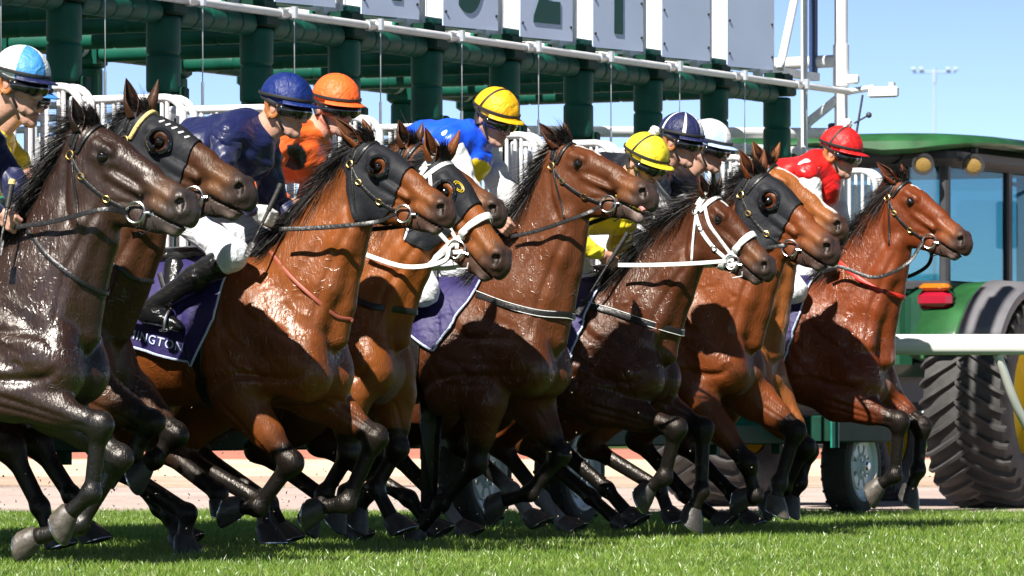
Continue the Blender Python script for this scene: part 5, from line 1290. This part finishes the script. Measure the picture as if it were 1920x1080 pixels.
SKIN = (.60, .33, .235)
def person(q):
    s = q['s']; root = lane_empty('person', s)
    tag(root, q['label'], 'person', 'jockeys riding in the race')
    W = BUILT[s].W; sc = q.get('sc', 1.0)
    cap = loc(*q['cap'], s); ph = R(q.get('pitch', 12)); yw = R(q.get('yaw', -6))
    f = np.array([math.cos(ph)*math.cos(yw), math.cos(ph)*math.sin(yw), -math.sin(ph)]); sd = np.array([-math.sin(yw), math.cos(yw), 0]); up = np.cross(f, sd)
    hp = cap-up*.056
    def Hd(x, y, z): return hp+(f*x+sd*y+up*z)
    # skeleton
    sh = loc(*q['shoulder'], s) if 'shoulder' in q else hp+np.array([-.20, 0, -.18])
    hip = loc(*q['hip'], s) if 'hip' in q else sh+np.array([-.37, 0, -.17])
    S = {y: sh+np.array([0, y*.165, 0]) for y in (-1, 1)}
    Hp = {y: hip+np.array([0, y*.09, 0]) for y in (-1, 1)}
    hand = loc(*q['hand'], s, -.15) if 'hand' in q else np.array([W[0]+.10, -.13, W[2]+.12])
    Hn = {-1: hand, 1: np.array([hand[0]+.03, .12, hand[2]-.01])}
    kn = loc(*q['knee'], s, -.24) if 'knee' in q else np.array([W[0]-.10, -.24, W[2]-.02])
    an = loc(*q['foot'], s, -.30) if 'foot' in q else np.array([W[0]-.50, -.30, W[2]-.24])
    K = {-1: kn, 1: kn*np.array([1, -1, 1])}; A = {-1: an, 1: an*np.array([1, -1, 1])}
    E = {y: ik(S[y], Hn[y], .27, .25, (-.5, y*.6, -.8)) for y in (-1, 1)}
    neckb = sh*.62+Hd(-.05, 0, -.09)*.38+np.array([.01, 0, .0])
    # head (fine) ------------------------------------------------
    sk = q.get('skin', SKIN); F = Field(sk); dark = mix(sk, (.2, .05, .04), .5); stub = mix(sk, (.25, .2, .18), .35)
    def c(a, b, ra, rb=None, k=1, bl=.012, col=None, op=1): F.cap(Hd(*a), Hd(*b), ra, rb, k, bl, col, op)
    c((-.015, 0, .02), (.015, 0, .02), .088, .084, .86)
    c((.02, 0, -.01), (.045, 0, -.075), .066, .048, .88, .02)
    c((.084, 0, .004), (.110, 0, -.040), .009, .0125, 1, .010)                      # nose ridge
    c((.104, 0, -.043), (.108, 0, -.045), .014, .013, 1, .008, mix(sk, (.6, .2, .15), .25))
    for y in (-1, 1):
        c((.097, y*.012, -.047), (.099, y*.012, -.048), .0085, .008, 1, .006)
        c((.068, y*.030, .022), (.082, y*.012, .02), .014, .012, 1, .010)              # brow ridge
        c((.055, y*.044, -.030), (.070, y*.030, -.042), .020, .016, 1, .014, mix(sk, (.65, .22, .16), .25))   # cheek
        c((-.005, y*.052, -.055), (.055, y*.026, -.108), .020, .017, 1, .018, stub)  # jaw line
        c((.076, y*.031, -.008), (.08, y*.030, -.008), .015, .015, 1, .008, dark, -1)
        c((-.012, y*.078, -.018), (-.020, y*.082, .012), .012, .015, .45, .006, mix(sk, (.7, .2, .15), .3)); c((-.014, y*.078, -.034), (-.012, y*.08, -.020), .009, .012, .5, .006)
        c((-.010, y*.094, .0), (-.014, y*.094, .006), .008, .008, .8, .003, dark, -1)
    c((.087, -.016, -.071), (.087, .016, -.071), .0065, .0065, 1, .005, mix(sk, (.5, .12, .1), .5))
    c((.092, 0, -.070), (.093, 0, -.070), .008, .008, 1, .005, mix(sk, (.5, .12, .1), .5))
    c((.084, -.012, -.083), (.084, .012, -.083), .008, .008, 1, .005, mix(sk, (.5, .12, .1), .5))
    c((.10, -.03, -.0770), (.10, .03, -.0770), .0028, .0028, 1, .002, dark, -1)
    c((.072, 0, -.112), (.078, 0, -.110), .022, .020, 1, .014, stub)
    F.cap(Hd(-.035, 0, -.05), neckb-np.array([.05, 0, .03]), .055, .064, .9, .03)
    F.cap(Hd(.0, 0, -.09), neckb+np.array([0, 0, -.02]), .035, .05, .9, .03)
    V1, F1 = F.build(.0042); C1 = F.paint(V1, .006)
    # body under the clothes
    B = Field(sk); mid = (hip+sh)/2+np.array([-.03, 0, .05])
    B.cap(hip, mid, .11, .10, 1.1, .05); B.cap(mid, sh, .105, .11, 1.2, .05); B.cap(sh, neckb, .08, .05, 1, .04)
    for y in (-1, 1):
        B.cap(sh, S[y], .06, .05, 1, .03); B.cap(S[y], E[y], .045, .035, 1, .03); B.cap(E[y], Hn[y]-(Hn[y]-E[y])/np.linalg.norm(Hn[y]-E[y])*.05, .034, .024, 1, .02)
        B.cap(hip, Hp[y], .09, .085, 1, .03); B.cap(Hp[y], K[y], .075, .05, 1, .03); B.cap(K[y], A[y], .046, .033, 1, .02); B.cap(A[y], A[y]+np.array([.10, 0, -.06]), .026, .018, 1, .02)
    V2, F2 = B.build(.011); C2 = np.tile(np.array(sk), (len(V2), 1))
    # hands: palm, four fingers closed round the rein, thumb over it
    V3, F3, C3 = [], [], []; gl = q.get('glove'); off = 0; hands = []
    for y in (-1, 1):
        h = Hn[y]; Hf = Field(sk); fd = (h-E[y])/np.linalg.norm(h-E[y]); w0 = h-fd*.055
        inw = np.array([0, -y, 0.]); dn = np.cross(fd, inw); dn = dn*(1 if dn[2] < 0 else -1)
        Hf.cap(w0-fd*.03, w0+fd*.01, .023, .024, .85, .012)
        for i in range(4):
            o = dn*(-.028+.019*i); kx = .030-.003*abs(i-1)
            p0 = w0+fd*.02+o*.8; p1 = w0+fd*(.055+kx*.2)+o; p2 = p1+fd*.018-dn*0+inw*.022+dn*.004; p3 = p2-fd*(.024-.002*i)+inw*.010; 
            Hf.cap(p0, p1, .014, .0108, 1, .006); Hf.cap(p1, p2, .0105, .0095, 1, .003); Hf.cap(p2, p3, .0095, .008, 1, .003)
        Hf.cap(w0+fd*.008-dn*.022, w0+fd*.040-dn*.036+inw*.012, .012, .010, 1, .006); Hf.cap(w0+fd*.040-dn*.036+inw*.012, w0+fd*.062-dn*.028+inw*.026, .010, .008, 1, .003)
        a, b = Hf.build(.0042); hands.append((a, b, Hf))
    VV = [V1, V2]; FF = [F1, F2+len(V1)]; CC = [C1, C2]; n = len(V1)+len(V2)
    for a, b, hf in hands:
        VV.append(a); FF.append(b+n); CC.append(np.tile(np.array(mix(sk, (.7, .3, .25), .2)), (len(a), 1))); n += len(a)
    mesh_np('body', np.vstack(VV), np.vstack(FF), M['skin'], root, True, np.vstack(CC))
    if gl:
        for y, (a, b, hf) in zip((-1, 1), hands):
            nrm = a-Hn[y]; G = Field(); G.p = [(p[0], p[1], p[2]+.003, p[3]+.003, p[4], p[5], p[6], p[7]) for p in hf.p]
            a, b = G.build(.005); mesh_np('glove', a, b, SILK[gl], root)
    # clothes
    T = Field(); T.cap(hip+np.array([-.02, 0, .01]), mid+np.array([0, 0, .01]), .125, .135, 1.12, .06); T.cap(mid+np.array([0, 0, .01]), sh+np.array([-.01, 0, 0]), .135, .135, 1.2, .06)
    T.cap(sh+np.array([.02, 0, -.01]), neckb-np.array([.0, 0, .01]), .11, .066, 1.05, .04); T.cap(mid+np.array([.05, 0, -.06]), sh+np.array([.03, 0, -.09]), .09, .10, 1.1, .05)
    for y in (-1, 1): T.cap(sh+np.array([0, y*.06, 0]), S[y], .095, .078, 1, .04)
    V, Fq = T.build(.009, silk_noise(.0062, 30, int(q['cap'][0])))
    cf = q.get('vest'); 
    cols = np.tile(np.array(SC_COL[q['silk']]), (len(V), 1))
    if cf: cols = cf(V, cols, S, sh, hip)
    mesh_np('silks', V, Fq, M['silk_attr'], root, True, cols)
    for y in (-1, 1):
        T = Field(); fd = (Hn[y]-E[y])/np.linalg.norm(Hn[y]-E[y])
        T.cap(S[y], E[y], .072, .058, 1, .03); T.cap(E[y], Hn[y]-fd*.085, .056, .040, 1, .03); T.cap(Hn[y]-fd*.10, Hn[y]-fd*.065, .034, .030, 1, .01)
        V, Fq = T.build(.008, silk_noise(.0055, 36, int(q['cap'][0])+y)); mesh_np('sleeve', V, Fq, SILK[q['sleeve']], root)
    T = Field(); T.cap(hip+np.array([-.03, 0, -.02]), hip+np.array([.06, 0, -.03]), .125, .11, 1.15, .05)
    for y in (-1, 1):
        T.cap(Hp[y]+np.array([-.02, 0, 0]), K[y], .098, .066, 1, .035); kd = (A[y]-K[y])/np.linalg.norm(A[y]-K[y]); T.cap(K[y], K[y]+kd*.11, .064, .055, 1, .03)
    V, Fq = T.build(.009, silk_noise(.0032, 30, int(q['cap'][0])+5)); mesh_np('breeches', V, Fq, M['breeches'], root)
    for y in (-1, 1):
        kd = (A[y]-K[y])/np.linalg.norm(A[y]-K[y]); T = Field()
        T.cap(K[y]+kd*.075, K[y]+kd*.22, .064, .060, 1, .02); T.cap(K[y]+kd*.2, A[y], .060, .042, 1, .02); fo = np.array([.86, 0, -.5])
        T.cap(A[y]+np.array([-.02, 0, -.03]), A[y]+np.array([.04, 0, -.035]), .042, .040, 1, .02); T.cap(A[y]+np.array([.03, 0, -.03]), A[y]+fo*.16, .040, .028, 1, .02)
        V, Fq = T.build(.008); bo = mesh_np('boot', V, Fq, M['boot'], root)
        mb = MB(); sp = A[y]+fo*.11+np.array([0, 0, -.035]); pts = [Vector(sp)+Vector((math.sin(a)*.012, math.cos(a)*.055, math.sin(a)*.085)) for a in np.linspace(-R(10), R(190), 14)]
        mb.tube(pts, .006, 6); mb.box(Vector(sp)+Vector((0, 0, -.008)), (.045, .12, .012), bev=.004); mb.tube([Vector(sp)+Vector((0, 0, .085)), Vector((W[0]-.33, y*.29, W[2]-.05))], 0, w=.022, t=.004, nrm=[Vector((0, 1, 0))]*2)
        mb.build('stirrup', M['steel'], root)
    # collar
    nd = v3(Hd(-.03, 0, -.05)-neckb).normalized(); mb = MB(); cc = v3(neckb)+nd*.035-Vector((.02, 0, 0))
    mb.lathe([(.075, -.03), (.072, 0), (.066, .022), (.062, .020), (.066, -.01)], cc, nd, 26); mb.build('collar', SILK[q.get('collar', 'white')], root)
    # cap with peak, band, goggles, chin strap
    fv, sv, uv = v3(f), v3(sd), v3(up); cc = v3(cap)
    n1, n2 = 40, 16; mb = MB(); vs = []; rng = np.random.default_rng(int(q['cap'][0])); ph_ = rng.random(4)*6
    cn = v3(Hd(-.005, 0, .031))
    for i in range(n2+1):
        th = R(98)*i/n2
        for j in range(n1):
            a = 2*math.pi*j/n1; rr = 1+.012*math.sin(a*5+ph_[0]+3*th)*math.sin(th)+.008*math.sin(a*11+ph_[1])*math.sin(th)**2-.022*(abs(math.sin(a*3)) < .12)*math.sin(th)
            tuck = 1-.10*max(0, (th-R(84))/R(14))
            vs.append(cn+fv*math.cos(a)*math.sin(th)*.128*rr*tuck+sv*math.sin(a)*math.sin(th)*.106*rr*tuck+uv*(math.cos(th)*.120*rr+.0))
    fs = [(i*n1+j, (i+1)*n1+j, (i+1)*n1+(j+1) % n1, i*n1+(j+1) % n1) for i in range(n2) for j in range(n1)]
    mb.add(vs, fs); pf = q.get('panels'); caps = [CAPS[k] for k in q['capcol']]
    if pf: mb.m = [pf((j+.5)/n1*360, i/n2) for i in range(n2) for j in range(n1)]
    co = mb.build('cap', caps, root, auto=False)
    mb = MB(); vs = []; m1, m2 = 18, 4
    for lay in (0, 1):
        for i in range(m2+1):
            for j in range(m1+1):
                a = R(-68)+R(136)*j/m1; e = .054*math.cos(a*.95)**.7*(i/m2); rx = .124+e; ry = .103+e*.35
                vs.append(cn+fv*math.cos(a)*rx+sv*math.sin(a)*ry+uv*(.002-.16*e-(.005 if lay else 0)-.012*math.sin(a)**2*(i/m2)))
    w_ = m1+1; tot = (m2+1)*w_; fs = []
    for i in range(m2):
        for j in range(m1): k = i*w_+j; fs += [(k, k+1, k+w_+1, k+w_), (tot+k, tot+k+w_, tot+k+w_+1, tot+k+1)]
    for j in range(m1): k = m2*w_+j; fs.append((k, k+1, tot+k+1, tot+k))
    mb.add(vs, fs); mb.build('peak', CAPS[q.get('peak', q['capcol'][-1])], root, auto=False)
    mb = MB(); mb.tube([cn+fv*math.cos(a)*.1315+sv*math.sin(a)*.1095+uv*.012 for a in np.linspace(0, 2*math.pi, 40, endpoint=False)], 0, w=.014, t=.003, nrm=[fv*math.cos(a)+sv*math.sin(a) for a in np.linspace(0, 2*math.pi, 40, endpoint=False)], closed=True)
    if q.get('strapover', 1):
        pts = [cn+fv*(-.02+.035*math.sin(a))+sv*math.sin(a-math.pi/2)*.108+uv*(math.sin(a)*.121) for a in np.linspace(0, math.pi, 16)]
        if q.get('strapover', 1) == 2: mb.tube(pts, 0, w=.012, t=.003, nrm=[p-cn for p in pts])
    mb.build('goggle_band', M['rubber'], root, auto=False)
    if q.get('pompom'):
        Fp = Field(); Fp.sph(cn+uv*.135, .028); V, Fq = Fp.build(.004, silk_noise(.003, 150, 3)); mesh_np('pompom', V, Fq, SILK['white'], root)
    G = Field(); y3 = [(-.082, .030), (-.060, .062), (-.022, .084), (.022, .084), (.060, .062), (.082, .030)]
    def g(a, b, ra, rb, k=1): G.cap(Hd(*a), Hd(*b), ra, rb, k, .008)
    for (ya, xa), (yb, xb) in zip(y3[:-1], y3[1:]): g((xa+.008, ya, -.010), (xb+.008, yb, -.010), .028, .028)
    g((.092, -.034, -.010), (.092, -.034, -.020), .027, .024); g((.092, .034, -.010), (.092, .034, -.020), .027, .024)
    V, Fq = G.build(.005); mesh_np('goggles', V, Fq, M['goggle'], root)
    for y in (-1, 1):
        mb = MB(); mb.tube([Hd(.03, y*.086, .0), Hd(-.03, y*.098, .015), Hd(-.09, y*.075, .03)], 0, w=.018, t=.004, nrm=[sv, sv, sv]); mb.build('goggle_strap', M['rubber'], root, auto=False)
    if q.get('dot'):  # yellow reflection on the goggle lens, painted as a small disc
        mb = MB(); mb.lathe([(.0001, .004), (.011, .003), (.013, 0)], Hd(.082, -.062, -.002), v3(f*.5-sd*.85), 16); mb.build('lens_reflection', M['yellowpaint'], root)
    for y in (-1, 1):
        mb = MB(); mb.tube([Hd(.004, y*.086, .01), Hd(.012, y*.076, -.045), Hd(.040, y*.050, -.100), Hd(.062, y*.012, -.132)], 0, w=.014, t=.004, nrm=[sv*y, sv*y, sv*y, -uv]); mb.build('chin_strap', M['rubber'], root, auto=False)
    pad = q.get('earpad')
    if pad:
        for y in (-1, 1):
            mb = MB()
            mb.tube([Hd(-.012+.030*math.cos(a), y*(.078+.006*math.sin(a)), -.012+.038*math.sin(a)) for a in np.linspace(R(150), R(390), 16)], .013, 8)
            mb.tube([Hd(-.05, y*.072, .01), Hd(-.045, y*.070, -.03), Hd(-.02, y*.070, -.055)], .017, 8)
            mb.build('ear_pad', M[pad], root)
    else:   # dark helmet shell behind the ear
        for y in (-1, 1):
            mb = MB(); mb.tube([Hd(-.055, y*.070, .02), Hd(-.052, y*.070, -.025), Hd(-.03, y*.070, -.05)], .016, 8); mb.build('helmet_padding', M['rubber'], root)
    if q.get('guard'):
        mb = MB(); mb.ball(Hd(.092, 0, -.079), .017, 10, (.8, 1.3, .7)); mb.build('mouthguard', SILK['pink'], root)
    if q.get('lettering'):
        cu = bpy.data.curves.new('lettering', 'FONT'); cu.body = q['lettering']; cu.size = .036; cu.extrude = .001
        t = bpy.data.objects.new('tmp', cu); COL.objects.link(t); tm = bpy.data.meshes.new_from_object(t.evaluated_get(bpy.context.evaluated_depsgraph_get())); bpy.data.objects.remove(t)
        br = [o for o in root.children if o.name.startswith('breeches')][0]; bt = BVHTree.FromPolygons([tuple(v.co) for v in br.data.vertices], [tuple(p.vertices) for p in br.data.polygons])
        k0 = K[-1]; h0 = Hp[-1]; d = (k0-h0)/np.linalg.norm(k0-h0); nn = np.array([-d[2], 0, d[0]]); P0 = h0+d*.20+nn*.0
        for v in tm.vertices:
            p = P0+d*v.co.x+nn*v.co.y; hh = bt.ray_cast(Vector((p[0], -1.2, p[2])), Vector((0, 1, 0))); yy = hh[0].y if hh[0] is not None else -.3
            v.co = (p[0], yy-.003, p[2])
        tm.materials.append(SILK['navy']); lo = bpy.data.objects.new('lettering', tm); COL.objects.link(lo); lo.parent = br
    if q.get('whip'):
        (x0, y0), (x1, y1) = q['whip']; a, b = v3(loc(x0, y0, s, -.16)), v3(loc(x1, y1, s, -.24)); w = lane_empty('whip', s)
        tag(w, q['whip_label'], 'whip', 'whips carried by jockeys')
        d = (b-a); mb = MB(); mb.tube([a, a+d*.12], .0125, 10); mb.tube([a+d*(.12+.02*i) for i in range(0, 16)], [.011 if i % 2 else .0125 for i in range(16)], 10); mb.build('grip', M['rubber'], w)
        mb = MB(); mb.tube([a-d.normalized()*.018, a+d.normalized()*.004], .015, 12); mb.build('cap', M[q.get('whipcap', 'rubber')], w)
        mb = MB(); mb.tube([a+d*.42, a+d*.8, b], [.008, .006, .005], 8); mb.tube([b, b+d*.25], 0, w=.03, t=.006, nrm=[Vector((0, 1, 0))]*2); mb.build('shaft', M['leather'], w)
M['silk_attr'] = mat('silk_panels', (.5, .5, .5), .36, wrinkle=.7, wscale=5, bump=.25, bscale=22, spec=.5, attr=True)
SILK['pink'] = silk('mouthguard_pink', (.85, .08, .35), .3)
SC_COL = dict(royal=(.005, .020, .14), navy=(.012, .016, .07), orange=(.92, .14, .025), gold=(.85, .45, .01), yellow=(.85, .66, .03), white=(.8, .8, .8), red=(.68, .015, .015), blue=(.01, .09, .78), black=(.012, .012, .016), paleblue=(.42, .56, .8))
def v_first(V, c, S, sh, hip):     # blue with white side panel
    m = V[:, 2] < sh[2]-.10-(V[:, 0]-sh[0])*.6; c[m] = (.75, .75, .72); return c
def v_orange(V, c, S, sh, hip):
    d = np.linalg.norm(V-S[-1]-np.array([.05, 0, -.08]), axis=1); c[(d < .075)] = (.012, .012, .015); return c
def v_blue(V, c, S, sh, hip):
    d = np.linalg.norm((V-(sh+np.array([.10, -.10, -.17])))*np.array([1, .6, 1.1]), axis=1); c[d < .105] = (.85, .6, .01)
    d = np.linalg.norm((V-(sh+np.array([-.06, -.16, -.03])))*np.array([1, .6, 1.3]), axis=1); c[d < .07] = (.8, .8, .8); return c
JOCKEYS = [
 dict(s=-3.5, cap=(44, 128), hand=(20, 416), capcol=('white', 'sky'), panels=lambda a, t: 1 if (a > 290 or 110 < a < 200) else 0, peak='navy', silk='navy', sleeve='navy', vest=v_first, earpad='tan_pad', dot=1, pitch=14, shoulder=(-72, 250), whip=((22, 345), (2, 452)), whipcap='fleece', whip_label='whip with a pale cap held by the jockey in the white and blue cap', label='jockey in a white and blue quartered cap and dark goggles at the left edge'),
 dict(s=-2.5, cap=(50, 153), capcol=('sky',), silk='yellow', sleeve='yellow', pitch=16, shoulder=(-35, 270), hand=(62, 330), hip=(-190, 350), label='jockey in a light blue cap and yellow silks, mostly hidden behind the white-capped one'),
 dict(s=-1.5, cap=(540, 176), shoulder=(460, 262), hip=(312, 352), hand=(500, 405), knee=(436, 478), foot=(282, 578), capcol=('royal',), silk='navy', sleeve='navy', glove='white', earpad='tan_pad', pitch=12, lettering='RACING', whip=((524, 352), (474, 455)), whip_label='black whip held by the jockey in the dark blue cap', label='jockey in a dark blue cap, navy silks and white breeches'),
 dict(s=-.5, cap=(632, 176), shoulder=(560, 268), hand=(560, 390), capcol=('orange',), silk='orange', sleeve='orange', vest=v_orange, guard=1, yaw=-26, pitch=12, label='jockey in orange cap and silks with a pink mouthguard'),
 dict(s=1.5, cap=(934, 200), shoulder=(872, 272), hand=(948, 425), capcol=('gold',), silk='blue', sleeve='white', vest=v_blue, strapover=2, pitch=22, yaw=-18, label='jockey in a gold cap and bright blue silks with a yellow spot'),
 dict(s=2.5, cap=(1216, 284), shoulder=(1150, 372), hand=(1143, 487), capcol=('yellow',), silk='yellow', sleeve='yellow', pompom=1, strapover=2, pitch=24, yaw=-14, whip=((1174, 442), (1100, 560)), whip_label='black whip held by the jockey in the yellow pompom cap', label='jockey in a yellow cap with a white pompom, bare hand on the white rein'),
 dict(s=3.5, cap=(1280, 244), hand=(1330, 455), capcol=('navy', 'white'), panels=lambda a, t: 1 if (a % 60 < 5 or a % 60 > 55) and t > .05 else 0, peak='navy', silk='black', sleeve='black', earpad='tan_pad', pitch=12, label='jockey in a navy cap striped with thin white lines'),
 dict(s=4.5, cap=(1334, 256), capcol=('white', 'paleblue'), panels=lambda a, t: 1 if (270 < a < 330) else 0, peak='paleblue', silk='black', sleeve='black', dot=1, pitch=16, label='jockey in a white and pale blue cap behind the navy-capped one'),
 dict(s=5.5, cap=(1580, 268), shoulder=(1534, 326), hip=(1410, 420), hand=(1555, 505), knee=(1492, 545), capcol=('red',), silk='red', sleeve='white', glove='black', pompom=1, strapover=2, earpad='tan_pad', pitch=16, label='jockey in a red cap with a white pompom and red silks'),
]
for q in JOCKEYS: person(q)
